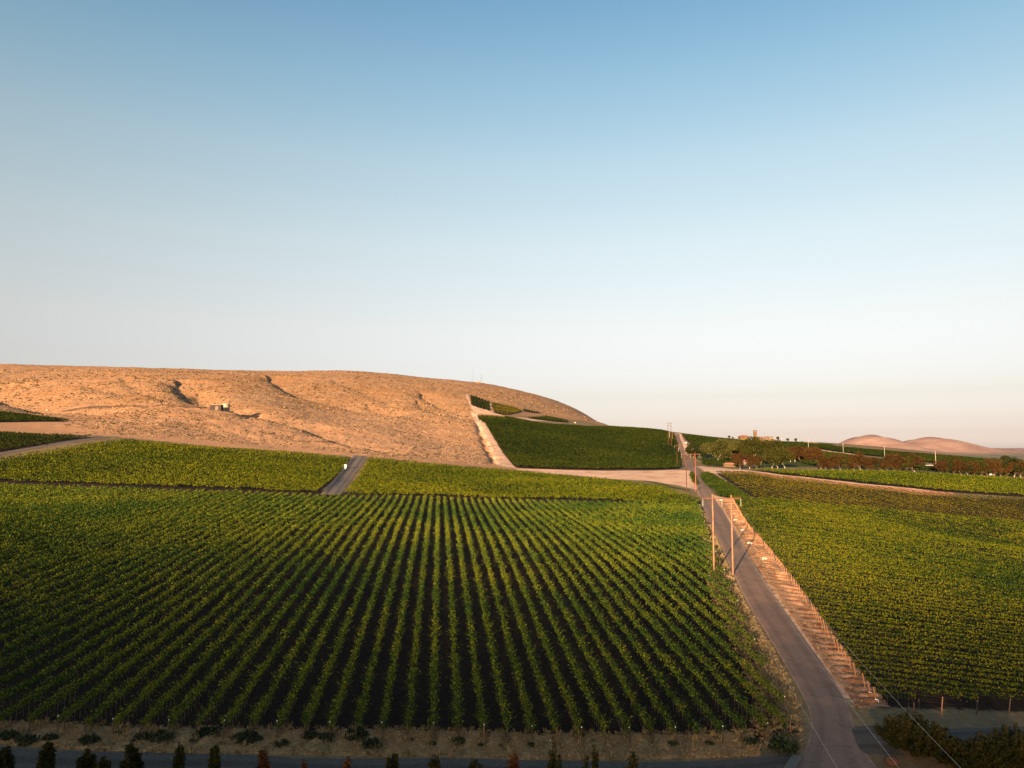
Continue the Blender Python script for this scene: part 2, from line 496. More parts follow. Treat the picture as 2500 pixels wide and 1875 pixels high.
for px, dep, wd in _gl:
    GULLIES.append((GP(px, 0, False), dep, wd))

def P3(u, v, h=0.0, d0=45):
    x, y = G(u, v, h, True, d0)
    return Vector((x, y, float(Zb([x], [y])[0])))
def zat(x, y):
    return float(Zb([x], [y])[0])

# ---------------------------------------------------------------- fields (world outlines found from their corners)
FA = GP([(-320, 1800), (64, 1790), (600, 1806), (1074, 1810), (1858, 1812), (1948, 1790), (1885, 1690), (1804, 1500), (1758, 1390), (1730, 1320), (1706, 1238)]) + GP([(1500, 1222), (1074, 1209), (780, 1205), (350, 1190), (0, 1176), (-320, 1165)], 1.9)
FD = GP([(2150, 1728), (2118, 1690), (1988, 1500), (1915, 1400), (1877, 1350), (1834, 1300), (1808, 1258), (1788, 1222)]) + GP([(1788, 1209), (2000, 1224), (2240, 1247), (2500, 1266), (2800, 1290)], 1.9) + GP([(2800, 1745), (2500, 1737)])
FE = GP([(1746, 1156), (1800, 1190), (1852, 1226)]) + GP([(2000, 1240), (2240, 1262), (2500, 1280), (2800, 1300)], 0.5) + GP([(2800, 1237), (2500, 1210), (2370, 1205), (2240, 1197), (2080, 1179), (1900, 1160), (1830, 1149), (1770, 1147)], 1.9)
FF = GP([(1825, 1148), (1900, 1158), (2100, 1180), (2290, 1200), (2500, 1214), (2800, 1240)]) + GP([(2800, 1190), (2500, 1172), (2240, 1157), (1900, 1152)])
FB1 = GP([(-320, 1168), (0, 1176), (350, 1190), (775, 1206)]) + GP([(855, 1114), (700, 1098), (305, 1069)], 1.9) + GP([(0, 1125), (-320, 1165)])
FB2 = GP([(840, 1210), (1074, 1214), (1400, 1222), (1700, 1242), (1712, 1224)]) + GP([(1690, 1206), (1600, 1181), (1500, 1168), (1417, 1160), (1280, 1147), (1200, 1141), (1050, 1127), (900, 1113)], 1.9)
FB0 = GP([(-320, 1150), (0, 1103), (250, 1066)]) + GP([(200, 1060), (0, 1050), (-320, 1040)], 1.9)
FS = GP([(-320, 1034), (0, 1031), (172, 1030)]) + GP([(60, 1008), (0, 1001), (-320, 996)], 1.9)
FC = GP([(1260, 1142), (1400, 1147), (1530, 1147), (1660, 1145), (1664, 1120), (1655, 1090), (1645, 1060)]) + GP([(1600, 1046), (1500, 1040), (1400, 1036), (1300, 1028), (1165, 1012)], 1.9)
FG = GP([(1690, 1090), (1665, 1062)]) + GP([(1700, 1062), (1800, 1073), (1830, 1078)], 1.5) + GP([(1900, 1095), (1760, 1100)])
FH = GP([(1960, 1090), (2060, 1105), (2110, 1112), (2200, 1120), (2500, 1150), (2700, 1160)]) + GP([(2700, 1140), (2500, 1127), (2350, 1114), (2200, 1103), (2100, 1094), (2000, 1085)], 1.5)
FI = GP([(1985, 1130), (1940, 1140), (1880, 1130), (1950, 1120)])
FU1 = GP([(1148, 965), (1195, 982), (1197, 1004), (1150, 988)])
FU2 = GP([(1199, 983), (1260, 995), (1275, 1005), (1240, 1014), (1205, 1008)])
FU3 = GP([(1275, 998), (1330, 1011), (1280, 1005)])
FK = GP([(1285, 1021), (1335, 1017), (1380, 1026), (1390, 1032)])

# ---------------------------------------------------------------- ground sheet
def build_ground():
    az = np.concatenate([np.linspace(-180, -48, 34), np.arange(-44, -38, 0.5), np.arange(-38, 38.05, 0.1), np.arange(38.5, 44, 0.5), np.linspace(48, 180, 34)])
    rr = np.concatenate([[3, 12, 25, 38, 48, 55], np.exp(np.arange(math.log(60), math.log(2600), 0.0085)), np.exp(np.arange(math.log(2640), math.log(45000), 0.03))])
    A, Rr = np.meshgrid(R(1) * az, rr)
    x = (Rr * np.sin(A)).ravel(); y = (Rr * np.cos(A)).ravel()
    z = Zb(x, y)
    na, nr = len(az), len(rr)
    i = np.arange(nr - 1)[:, None] * na + np.arange(na - 1)[None]
    faces = np.stack([i, i + 1, i + na + 1, i + na], -1).reshape(-1, 4)[:, ::-1]
    v = np.stack([x, y, z], -1)
    me = mesh_np('ground', v, faces, None, True)
    def field_attr(name, polys, clampv=8.0):
        val = np.full(len(x), -clampv)
        for p in polys:
            px = [q[0] for q in p]; py = [q[1] for q in p]
            k = (x > min(px) - 10) & (x < max(px) + 10) & (y > min(py) - 10) & (y < max(py) + 10)
            if k.any(): val[k] = np.maximum(val[k], np.clip(poly_sdf(x[k], y[k], p), -clampv, clampv))
        a = me.attributes.new(name, 'FLOAT', 'POINT')
        a.data.foreach_set('value', val.astype(np.float32))
    gap = GP([(-320, 1150), (0, 1160), (350, 1176), (775, 1198), (840, 1202), (1074, 1204), (1400, 1212), (1690, 1232), (1700, 1242), (1500, 1234), (1074, 1222), (780, 1218), (350, 1204), (0, 1190), (-320, 1178)])  # shaded band between the fields, painted in with the dark soil colour
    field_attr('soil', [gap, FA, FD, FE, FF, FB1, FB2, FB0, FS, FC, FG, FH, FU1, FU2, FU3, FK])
    sand = [
        GP([(1262, 1143), (1400, 1148), (1530, 1149), (1660, 1147), (1690, 1150), (1700, 1175), (1702, 1196), (1660, 1186), (1610, 1178), (1417, 1162), (1260, 1147)]),
        GP([(1165, 1010), (1150, 1004), (1160, 1034), (1186, 1075), (1205, 1120), (1215, 1137), (1262, 1143), (1205, 1060)]),
        GP([(1735, 1150), (1728, 1152), (1790, 1186), (1838, 1218), (1856, 1230), (1800, 1190), (1745, 1152)]),
        GP([(1690, 1138), (1725, 1140), (1830, 1148), (1900, 1157), (2080, 1176), (2240, 1193), (2330, 1201), (2330, 1206), (2240, 1203), (2080, 1187), (1900, 1169), (1830, 1159), (1760, 1156), (1720, 1152)]),
        GP([(1720, 1205), (1760, 1212), (1788, 1222), (1808, 1258), (1877, 1350), (1988, 1500), (2118, 1690), (2150, 1728), (2100, 1730), (2060, 1700), (1960, 1560), (1860, 1400), (1775, 1270)]),
        GP([(1647, 1058), (1662, 1058), (1676, 1088), (1690, 1092), (1700, 1105), (1690, 1112), (1668, 1110), (1655, 1085)]),
        GP([(1135, 962), (1142, 962), (1152, 990), (1200, 1006), (1240, 1016), (1280, 1020), (1390, 1032), (1300, 1027), (1165, 1010), (1155, 1002)]),
        GP([(1950, 1080), (1988, 1078), (2002, 1084), (1990, 1090), (1960, 1089)]),
        GP([(1950, 1092), (2060, 1105), (2108, 1111), (2112, 1117), (2050, 1110), (1950, 1096)]),
        GP([(1195, 984), (1200, 984), (1208, 1008), (1203, 1010)]),
    ]
    field_attr('sand', sand)
    green = [
        GP([(1728, 1150), (1712, 1156), (1712, 1170), (1740, 1196), (1752, 1212), (1800, 1218), (1835, 1218), (1790, 1188)]),
        GP([(1690, 1150), (1684, 1160), (1690, 1176), (1706, 1186), (1700, 1165)]),
        GP([(1690, 1108), (1700, 1120), (1830, 1140), (1985, 1140), (2000, 1125), (1900, 1110)]),
        GP([(1560, 1172), (1600, 1176), (1680, 1195), (1690, 1203), (1600, 1181)]),
    ]
    rust = [
        GP([(1752, 1152), (1830, 1150), (1900, 1160), (2080, 1180), (2240, 1196), (2330, 1203), (2330, 1211), (2240, 1209), (2080, 1193), (1900, 1175), (1830, 1164)]),
        GP([(1752, 1160), (1800, 1190), (1856, 1230), (1846, 1226), (1790, 1190), (1742, 1160)]),
    ]
    field_attr('rust', rust)
    field_attr('green', green)
    field_attr('hill', [HILL], 60.0)
    m, nt, b = new_mat('ground')
    def at(nm):
        a = nd(nt, "ShaderNodeAttribute"); a.attribute_name = nm
        return a.outputs['Fac']
    nb = noise(nt, 0.9, 5, 0.6)
    jit = math_n(nt, 'MULTIPLY', math_n(nt, 'SUBTRACT', nb, 0.5), 4.0)
    def mask(nm, w=0.5):
        return smooth_n(nt, math_n(nt, 'ADD', at(nm), jit), -w, w)
    big = noise(nt, 0.012, 4)
    med = noise(nt, 0.10, 5, 0.65)
    fin = noise(nt, 1.3, 6, 0.7)
    hillc = ramp_n(nt, big, [(0.35, (0.30, 0.143, 0.060)), (0.65, (0.325, 0.178, 0.098))])
    hillc = mixc(nt, smooth_n(nt, med, 0.5, 0.72), hillc, (0.24, 0.165, 0.085))
    strk = noise(nt, 0.35, 5, 0.7, stretch=(0.5, 1.0, 1.0))
    hillc = mixc(nt, smooth_n(nt, strk, 0.53, 0.66), hillc, (0.13, 0.085, 0.045))
    hillc = mixc(nt, smooth_n(nt, strk, 0.46, 0.34), hillc, (0.40, 0.235, 0.14))
    hillc = mixc(nt, smooth_n(nt, fin, 0.47, 0.30), hillc, (0.38, 0.25, 0.15))
    low = nd(nt, "ShaderNodeNewGeometry"); lowx = nd(nt, "ShaderNodeSeparateXYZ"); nt.links.new(low.outputs['Position'], lowx.inputs[0])
    hillc = mixc(nt, math_n(nt, 'MULTIPLY', smooth_n(nt, lowx.outputs['Z'], 85, 45), 0.45), hillc, (0.43, 0.235, 0.14))
    dry = ramp_n(nt, fin, [(0.3, (0.1160, 0.0841, 0.0464)), (0.7, (0.2320, 0.1682, 0.0928))])
    dry = mixc(nt, smooth_n(nt, med, 0.45, 0.65), dry, (0.1392, 0.0928, 0.0522))
    base = mixc(nt, smooth_n(nt, at('hill'), -58, -30), dry, hillc)
    sandc = ramp_n(nt, fin, [(0.3, (0.50, 0.31, 0.21)), (0.7, (0.66, 0.45, 0.33))])
    sandc = mixc(nt, smooth_n(nt, med, 0.45, 0.75), sandc, (0.36, 0.19, 0.11))
    base = mixc(nt, mask('sand', 0.8), base, sandc)
    base = mixc(nt, math_n(nt, 'MULTIPLY', mask('rust', 1.0), 0.8), base, (0.40, 0.16, 0.08))
    grc = ramp_n(nt, fin, [(0.3, (0.0232, 0.0406, 0.0070)), (0.7, (0.0580, 0.0696, 0.0116))])
    base = mixc(nt, mask('green', 0.8), base, grc)
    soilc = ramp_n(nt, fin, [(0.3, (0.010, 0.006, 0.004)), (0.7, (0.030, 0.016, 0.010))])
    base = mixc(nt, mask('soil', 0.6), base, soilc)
    # far plain: paler, patchwork; the pale far hill colour stands in for haze
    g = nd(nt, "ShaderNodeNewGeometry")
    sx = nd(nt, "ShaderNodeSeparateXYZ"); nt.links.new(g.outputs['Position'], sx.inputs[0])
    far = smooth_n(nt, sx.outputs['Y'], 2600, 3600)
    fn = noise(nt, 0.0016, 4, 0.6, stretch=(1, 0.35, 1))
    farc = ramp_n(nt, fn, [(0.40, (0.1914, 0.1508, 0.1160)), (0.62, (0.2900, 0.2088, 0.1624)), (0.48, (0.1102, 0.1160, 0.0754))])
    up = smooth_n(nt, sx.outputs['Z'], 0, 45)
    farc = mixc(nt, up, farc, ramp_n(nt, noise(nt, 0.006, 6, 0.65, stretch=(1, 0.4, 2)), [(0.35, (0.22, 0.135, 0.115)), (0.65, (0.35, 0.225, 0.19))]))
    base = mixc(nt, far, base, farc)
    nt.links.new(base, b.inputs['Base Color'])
    b.inputs['Roughness'].default_value = 0.95
    b.inputs['Specular IOR Level'].default_value = 0.1
    bump(nt, b, fin, 0.9, 0.35)
    me.materials.append(m)
    o = link(bpy.data.objects.new('ground', me))
    tag(o, kind='structure')
    return o
build_ground()

# ---------------------------------------------------------------- roads: ribbons laid over the ground
def densify(pl, step):
    out = [pl[0]]
    for a, b in zip(pl[:-1], pl[1:]):
        n = max(1, int(math.hypot(b[0] - a[0], b[1] - a[1]) / step))
        out += [(a[0] + (b[0] - a[0]) * i / n, a[1] + (b[1] - a[1]) * i / n) for i in range(1, n + 1)]
    return out

def resample(pl, n):
    """smooth (Catmull-Rom) resampling to n points by arc length"""
    P = np.array(pl, float)
    out = []
    Q = np.vstack([2 * P[0] - P[1], P, 2 * P[-1] - P[-2]])
    for i in range(1, len(Q) - 2):
        for t in np.linspace(0, 1, 24, endpoint=False):
            out.append(0.5 * ((2 * Q[i]) + (-Q[i - 1] + Q[i + 1]) * t + (2 * Q[i - 1] - 5 * Q[i] + 4 * Q[i + 1] - Q[i + 2]) * t * t + (-Q[i - 1] + 3 * Q[i] - 3 * Q[i + 1] + Q[i + 2]) * t ** 3))
    out.append(P[-1])
    out = np.array(out)
    d = np.concatenate([[0], np.cumsum(np.hypot(*np.diff(out, axis=0).T))])
    t = np.linspace(0, d[-1], n)
    return np.stack([np.interp(t, d, out[:, 0]), np.interp(t, d, out[:, 1])], -1)

def ribbon(name, left, right, mat, lift=0.06, nl=300, nw=8, far_lift=0.00035, **tg):
    L = resample(left, nl); Rg = resample(right, nl)
    t = np.linspace(0, 1, nw + 1)
    pts = L[:, None] * (1 - t)[None, :, None] + Rg[:, None] * t[None, :, None]
    x = pts[..., 0].ravel(); y = pts[..., 1].ravel()
    z = Zb(x, y) + lift + far_lift * np.hypot(x, y)
    v = np.stack([x, y, z], -1).reshape(nl, nw + 1, 3)
    # edges bend down into the ground so the sheet has no floating rim
    v[:, 0, 2] -= lift + 0.05; v[:, -1, 2] -= lift + 0.05
    i = np.arange(nl - 1)[:, None] * (nw + 1) + np.arange(nw)[None]
    f = np.stack([i, i + 1, i + nw + 2, i + nw + 1], -1).reshape(-1, 4)
    me = mesh_np(name, v.reshape(-1, 3), f, mat, True)
    at_ = me.attributes.new('across', 'FLOAT', 'POINT')
    at_.data.foreach_set('value', np.broadcast_to(t[None], (nl, nw + 1)).astype(np.float32).ravel())
    o = link(bpy.data.objects.new(name, me))
    return tag(o, **tg)

def road_mat(name, a, b_, c, scale=9.0, tracks=0.7, cracks=0.75, dust=(0.30, 0.19, 0.13)):
    m, nt, b = new_mat(name)
    f = noise(nt, scale, 5, 0.7); g = noise(nt, 0.22, 4, 0.6)
    col = ramp_n(nt, f, [(0.32, a), (0.68, b_)])
    col = mixc(nt, smooth_n(nt, g, 0.42, 0.7), col, c)
    # wheel tracks, dusty crumbling edges and cracks
    at_ = nd(nt, "ShaderNodeAttribute"); at_.attribute_name = 'across'
    ed = math_n(nt, 'ABSOLUTE', math_n(nt, 'SUBTRACT', at_.outputs['Fac'], 0.5))
    wt = math_n(nt, 'ABSOLUTE', math_n(nt, 'SUBTRACT', ed, 0.23))
    lng = noise(nt, 0.5, 4, 0.7)
    trk = math_n(nt, 'MULTIPLY', smooth_n(nt, wt, 0.11, 0.03), math_n(nt, 'MULTIPLY', lng, tracks))
    col = mixc(nt, trk, col, tuple(x * 0.55 for x in a))
    rim = smooth_n(nt, math_n(nt, 'ADD', ed, math_n(nt, 'MULTIPLY', math_n(nt, 'SUBTRACT', noise(nt, 0.8, 5, 0.7), 0.5), 0.22)), 0.43, 0.50)
    col = mixc(nt, rim, col, dust)
    vo = nd(nt, "ShaderNodeTexVoronoi"); vo.feature = 'DISTANCE_TO_EDGE'; vo.inputs['Scale'].default_value = 0.22
    gp = nd(nt, "ShaderNodeNewGeometry")
    wob = nd(nt, "ShaderNodeVectorMath", operation='ADD')
    nn = nd(nt, "ShaderNodeTexNoise"); nn.inputs['Scale'].default_value = 0.7; nt.links.new(gp.outputs['Position'], nn.inputs['Vector'])
    sc3 = nd(nt, "ShaderNodeVectorMath", operation='SCALE'); sc3.inputs['Scale'].default_value = 2.2; nt.links.new(nn.outputs['Color'], sc3.inputs[0])
    nt.links.new(gp.outputs['Position'], wob.inputs[0]); nt.links.new(sc3.outputs[0], wob.inputs[1]); nt.links.new(wob.outputs[0], vo.inputs['Vector'])
    crk = math_n(nt, 'MULTIPLY', smooth_n(nt, vo.outputs['Distance'], 0.022, 0.006), cracks)
    col = mixc(nt, crk, col, (0.03, 0.024, 0.022))
    nt.links.new(col, b.inputs['Base Color'])
    b.inputs['Roughness'].default_value = 0.9
    b.inputs['Specular IOR Level'].default_value = 0.2
    bump(nt, b, f, 0.5, 0.02)
    return m
M['asphalt'] = road_mat('asphalt', (0.125, 0.080, 0.062), (0.205, 0.138, 0.108), (0.22, 0.135, 0.10), 9.0, 0.5, 0.28)
M['gravel'] = road_mat('gravel', (0.030, 0.025, 0.021), (0.125, 0.105, 0.09), (0.070, 0.057, 0.048), 5.0, 0.8, 0.0, (0.15, 0.10, 0.065))
M['track'] = road_mat('track', (0.10, 0.082, 0.075), (0.17, 0.14, 0.125), (0.16, 0.105, 0.07), 2.0, 1.3, 0.0, (0.26, 0.16, 0.09))
M['dark_track'] = road_mat('dark_track', (0.1200, 0.0660, 0.0360), (0.1680, 0.0960, 0.0540), (0.1440, 0.0780, 0.0420), 2.0)
M['paint'] = simple('road_paint', [(0.45, (0.1440, 0.1200, 0.1080)), (0.6, (0.3720, 0.3480, 0.3120))], 2.5, 0.8)

rl = GP([(1905, 1960), (1935, 1880), (1970, 1815), (1977, 1745), (1934, 1655), (1870, 1545), (1833, 1486), (1792, 1403), (1766, 1345), (1745, 1300), (1727, 1262), (1710, 1222), (1702, 1200), (1701, 1180), (1691, 1160), (1682, 1146), (1672, 1130), (1664, 1110), (1657, 1090), (1650, 1070), (1647, 1060)])
rr_ = GP([(2230, 1960), (2150, 1880), (2098, 1800), (2068, 1715), (2023, 1640), (1959, 1550), (1888, 1450), (1834, 1370), (1797, 1300), (1768, 1250), (1748, 1222), (1738, 1206), (1722, 1184), (1708, 1162), (1706, 1148), (1690, 1132), (1674, 1110), (1668, 1090), (1660, 1070), (1658, 1060)])
ribbon('main_road', rl, rr_, M['asphalt'], 0.08, 420, 8, kind='structure')
# faint worn edge line along the right side of the road
Rr2 = resample(rr_, 420); Ll2 = resample(rl, 420)
el_ = [tuple(Rr2[i] * 0.94 + Ll2[i] * 0.06) for i in range(40, 300, 6)]
er_ = [tuple(Rr2[i] * 0.955 + Ll2[i] * 0.045) for i in range(40, 300, 6)]
ribbon('road_marking', el_, er_, M['paint'], 0.10, 200, 2, kind='structure')

gl = GP([(-300, 1930), (0, 1960), (600, 1960), (1200, 1975), (1700, 1960), (1945, 1930)])
gr = GP([(-300, 1800), (0, 1818), (360, 1832), (760, 1846), (1250, 1850), (1600, 1856), (1800, 1850), (1935, 1834)])
ribbon('gravel_road', gl, gr, M['gravel'], 0.05, 260, 6, kind='structure')
gl2 = GP([(2040, 1835), (2120, 1845), (2300, 1850), (2500, 1835), (2800, 1830)])
gr2 = GP([(2040, 1775), (2105, 1770), (2300, 1776), (2500, 1772), (2800, 1775)])
ribbon('gravel_road', gl2, gr2, M['gravel'], 0.05, 120, 6, kind='structure')
ribbon('farm_track', GP([(782, 1208), (820, 1165), (862, 1112)]), GP([(832, 1210), (862, 1165), (897, 1115)]), M['track'], 0.08, 120, 6, kind='structure')
ribbon('farm_track', GP([(-250, 1165), (0, 1112), (130, 1088), (270, 1068)]), GP([(-250, 1158), (0, 1106), (130, 1082), (250, 1067)]), M['track'], 0.08, 120, 6, kind='structure')
ribbon('hill_track', GP([(150, 1007), (230, 997), (330, 993), (430, 994), (500, 998)]), GP([(150, 1003), (230, 992), (330, 989), (430, 990), (500, 994)]), M['dark_track'], 0.1, 120, 4, kind='structure')

# ---------------------------------------------------------------- vines
W = 2.44                                       # row spacing in metres
RA = np.array([-math.sin(R(5.35)), math.cos(R(5.35))])      # rows of the near field run away from the camera
RB = np.array([math.cos(R(5.35)), math.sin(R(5.35))])       # rows across the view
RD = np.array([0.977, -0.213])                               # rows of the field right of the road
RD = RD / np.linalg.norm(RD)

def clip_rows(poly, dirv, spacing=W, phase=0.0):
    """parallel segments filling a polygon"""
    P = np.array(poly); nrm = np.array([-dirv[1], dirv[0]])
    a = P @ nrm; t = P @ dirv
    out = []
    k = math.floor((a.min() - phase) / spacing) * spacing + phase
    while k < a.max():
        xs = []
        for i in range(len(P)):
            a0, a1 = a[i], a[(i + 1) % len(P)]
            if (a0 > k) != (a1 > k):
                f = (k - a0) / (a1 - a0)
                xs.append(t[i] + (t[(i + 1) % len(P)] - t[i]) * f)
        xs.sort()
        for j in range(0, len(xs) - 1, 2):
            if xs[j + 1] - xs[j] > 3.0:
                out.append((dirv * xs[j] + nrm * k, dirv * xs[j + 1] + nrm * k))
        k += spacing
    return out

def visible(x, y, margin=1.08):
    return np.abs(x / np.maximum(y, 1)) < 0.70 * margin

def quads(c, half, rs, flat=0.0):
    """leaf quads: centres c (n,3), half sizes (n,), random orientation"""
    n = len(c)
    a = rs.normal(size=(n, 3)); a[:, 2] *= 0.7; a /= np.linalg.norm(a, axis=1)[:, None]
    b = rs.normal(size=(n, 3))
    b -= a * (a * b).sum(1)[:, None]; b /= np.linalg.norm(b, axis=1)[:, None]
    h = half[:, None]
    v = np.stack([c - a * h, c - b * h * .8, c + a * h * 1.1, c + b * h * .8], 1)
    return v.reshape(-1, 3)

def row_leaves(p0, p1, rs, dens, leaf, height, spread, shoots=True, d0=90.0, wild=1.0):
    """leaves of one vine row from p0 to p1; fewer and larger with distance"""
    L = float(np.hypot(*(p1 - p0)))
    d = (p1 - p0) / L
    nrm = np.array([-d[1], d[0]])
    m = max(2, int(L / 2.0) + 1)
    ts = np.linspace(0, L, m)
    X = p0[0] + d[0] * ts; Y = p0[1] + d[1] * ts
    Zs = Zb(X, Y)
    dist = np.maximum(np.hypot(X, Y), 60)
    k = (d0 / dist) ** 0.75
    k = np.minimum(k, 1.25)
    k *= visible(X, Y)
    cum = np.concatenate([[0], np.cumsum((k[1:] + k[:-1]) / 2 * np.diff(ts))])
    n = int(cum[-1] * dens)
    if n < 4: return None
    vig_s = rs.uniform(0, 60)
    height = height * rs.uniform(0.92, 1.06)
    out = []
    def place(n):
        q = rs.uniform(0, cum[-1], n)
        t = np.interp(q, cum, ts)
        return t
    if shoots:
        t = place(n)
        ks = np.interp(t, ts, dist) / d0
        vig = 0.85 + wild * (0.24 * vnoise(t / 2.6 + vig_s, t * 0 + p0[0], 3) + 0.30 * vnoise(t / 0.75, t * 0 + p0[0], 4))
        cane = np.where(rs.uniform(0, 1, n) < 0.34 * wild, rs.uniform(0.25, 0.8, n), 0.0)
        Ls = rs.uniform(-1, 1, n) * (1.0 + cane); Ls = np.sign(Ls) * (0.15 + 0.85 * np.abs(Ls)) * spread * vig
        H = rs.uniform(1.0 - 0.45 * wild, 1.05, n) * vig * (height - 1.15) / 0.75
        Aa = rs.normal(0, 0.3, n)
        curl = rs.uniform(0.15, 0.95, n)
        nl = 6
        for j in range(nl):
            s_ = (j + rs.uniform(0.2, 1.0, n)) / nl
            lat = Ls * s_ ** 1.3
            zz = 1.05 + H * (s_ * 1.55 - curl * s_ * s_)
            tt = t + Aa * s_
            x = p0[0] + d[0] * tt + nrm[0] * lat; y = p0[1] + d[1] * tt + nrm[1] * lat
            z = np.interp(tt, ts, Zs) + zz
            sz = leaf * ks ** 0.42 * (1.25 - 0.5 * s_) * rs.uniform(0.7, 1.2, n) * (1 - 0.25 * (cane > 0))
            out.append(quads(np.stack([x, y, z], -1), sz, rs))
    nc = int(n * (3.2 if shoots else 7))
    t = place(nc)
    ks = np.interp(t, ts, dist) / d0
    vig = 0.92 + (0.22 * wild if shoots else 0.07) * vnoise(t / 2.6 + vig_s, t * 0 + p0[0], 3)
    lat = rs.normal(0, spread * 0.24, nc)
    zz = 0.75 + (height * vig - 0.8) * (rs.beta(1.5, 1.2, nc) if shoots else rs.beta(2.4, 0.8, nc))
    x = p0[0] + d[0] * t + nrm[0] * lat; y = p0[1] + d[1] * t + nrm[1] * lat
    z = np.interp(t, ts, Zs) + zz
    sz = leaf * ks ** 0.42 * rs.uniform(0.9, 1.5, nc)
    out.append(quads(np.stack([x, y, z], -1), sz, rs))
    return np.concatenate(out)

def leaf_mesh(name, v, mat):
    n = len(v) // 4
    return mesh_np(name, v, np.arange(n * 4).reshape(n, 4), mat)

def vine_rows(poly, dirv, label, group, mat, dens, leaf, height, spread, seed, near_end=None, posts=None, phase=0.0, shoots=True, sp=W, wild=1.0):
    """every row of a field is a thing: foliage, the trellis with the stems, and the end post"""
    rs = np.random.default_rng(seed)
    rows = clip_rows(poly, dirv, sp, phase)
    cnt = 0
    for i, (p0, p1) in enumerate(rows):
        v = row_leaves(p0, p1, rs, dens, leaf, height, spread, shoots, 90.0, wild)
        if v is None: continue
        end = p0 if near_end != 'far' else p1
        zb = zat(*end)
        root = empty('vine_row', (end[0], end[1], zb))
        tag(root, label, 'vine row', group)
        o = link(bpy.data.objects.new('foliage', leaf_mesh('foliage', v - np.array([end[0], end[1], zb]), mat)), root)
        cnt += 1
        if posts:
            posts(root, Vector((end[0], end[1], zb)), p0, p1, i, rs)
    return cnt

def trellis_a(root, base, p0, p1, i, rs):
    d = (p1 - p0) / np.hypot(*(p1 - p0))
    if abs(base.x / base.y) > 0.75: return
    m = MB()
    for k in range(1, 9):
        q = p0 + d * (1.1 * k + rs.uniform(-.15, .15))
        z = zat(*q) - base.z
        x, y = q[0] - base.x, q[1] - base.y
        m.tube([(x, y, z - 0.1), (x + rs.uniform(-.06, .06), y, z + 0.6), (x + rs.uniform(-.08, .08), y + .05, z + 1.2)], [0.035, 0.028, 0.03], 5)
    q = p0 + d * 9
    z9 = zat(*q) - base.z
    for h in (0.55, 1.0, 1.5):
        m.tube([(0, 0, h), (q[0] - base.x, q[1] - base.y, z9 + h)], 0.008, 3)
    m.tube([(0, 0, 1.35), (-d[0] * 1.5, -d[1] * 1.5, 0.02)], 0.012, 4)
    m.build('trellis', M['bark'], root)
    kind = 'post_grey'
    if i in RED_POSTS: kind = 'post_wood'
    r_ = 0.075 if kind == 'post_wood' else 0.055
    lean = rs.uniform(-.10, .10)
    po = MB().tube([(0, 0, -0.3), (lean, -0.12, 1.75)], [r_, r_ * .9], 7).build('end_post', M[kind], root)
    if i % 2 == 0:
        MB().lathe([(0.05, 0), (0.05, 0.08), (0.02, 0.10)], (lean, -0.12, 1.75), 8).build('post_cap', M['white_plastic'], po)

RED_POSTS = set()
_rowsA = clip_rows(FA, RA, W, 0.4)
_vis = [(i, p0[0] / p0[1]) for i, (p0, p1) in enumerate(_rowsA)]
for uu in (1197, 1363):
    RED_POSTS.add(min(_vis, key=lambda q: abs(q[1] - su(uu, -0.35)))[0])
nA = vine_rows(FA, RA, 'long grapevine row of the big near field, running uphill from the gravel road', 'vine rows of the big near field',
          M['vine'], 11.0, 0.086, 2.1, 0.92, 21, 'near', trellis_a, 0.4, True, W, 1.1)

def trellis_d(root, base, p0, p1, i, rs):
    d = (p1 - p0) / np.hypot(*(p1 - p0))
    if abs(base.x / base.y) > 0.72 or seg_dist(np.array([base.x]), np.array([base.y]), FD[:8])[0] > 2.5: return
    r_ = 0.07
    kind = 'post_wood' if i % 7 != 3 else 'post_grey'
    MB().tube([(0, 0, -0.3), (-d[0] * 0.35, -d[1] * 0.35, 1.9 + rs.uniform(-.15, .15))], [r_, r_ * .95], 7).build('end_post', M[kind], root)
    m = MB()
    for h in (0.5, 1.0, 1.6):
        q = p0 + d * 8
        m.tube([(-d[0] * .2 * h / 1.6, -d[1] * .2 * h / 1.6, h), (q[0] - base.x, q[1] - base.y, zat(*q) - base.z + h)], 0.008, 3)
    m.tube([(-d[0] * .25, -d[1] * .25, 1.4), (-d[0] * 1.7, -d[1] * 1.7, 0.0)], 0.014, 4)
    for k in range(1, 5):
        q = p0 + d * 1.1 * k
        z = zat(*q) - base.z
        m.tube([(q[0] - base.x, q[1] - base.y, z - 0.1), (q[0] - base.x + rs.uniform(-.06, .06), q[1] - base.y, z + 1.1)], 0.03, 5)
    m.build('trellis', M['bark'], root)
nD = vine_rows(FD, RD, 'leafy grapevine row crossing the field right of the road', 'vine rows right of the road',
          M['vine_d'], 8.5, 0.085, 1.9, 0.75, 22, 'near', trellis_d, 0.2, False, W, 0.45)
nE = vine_rows(FE, RA, 'grapevine row of the brownish slanting field below the diagonal dirt strip', 'vine rows of the brownish slanting field',
          M['vine_e'], 7.0, 0.08, 1.8, 0.55, 23, 'near', None, 0.0, False, 3.6)
print('rows', nA, nD, nE)

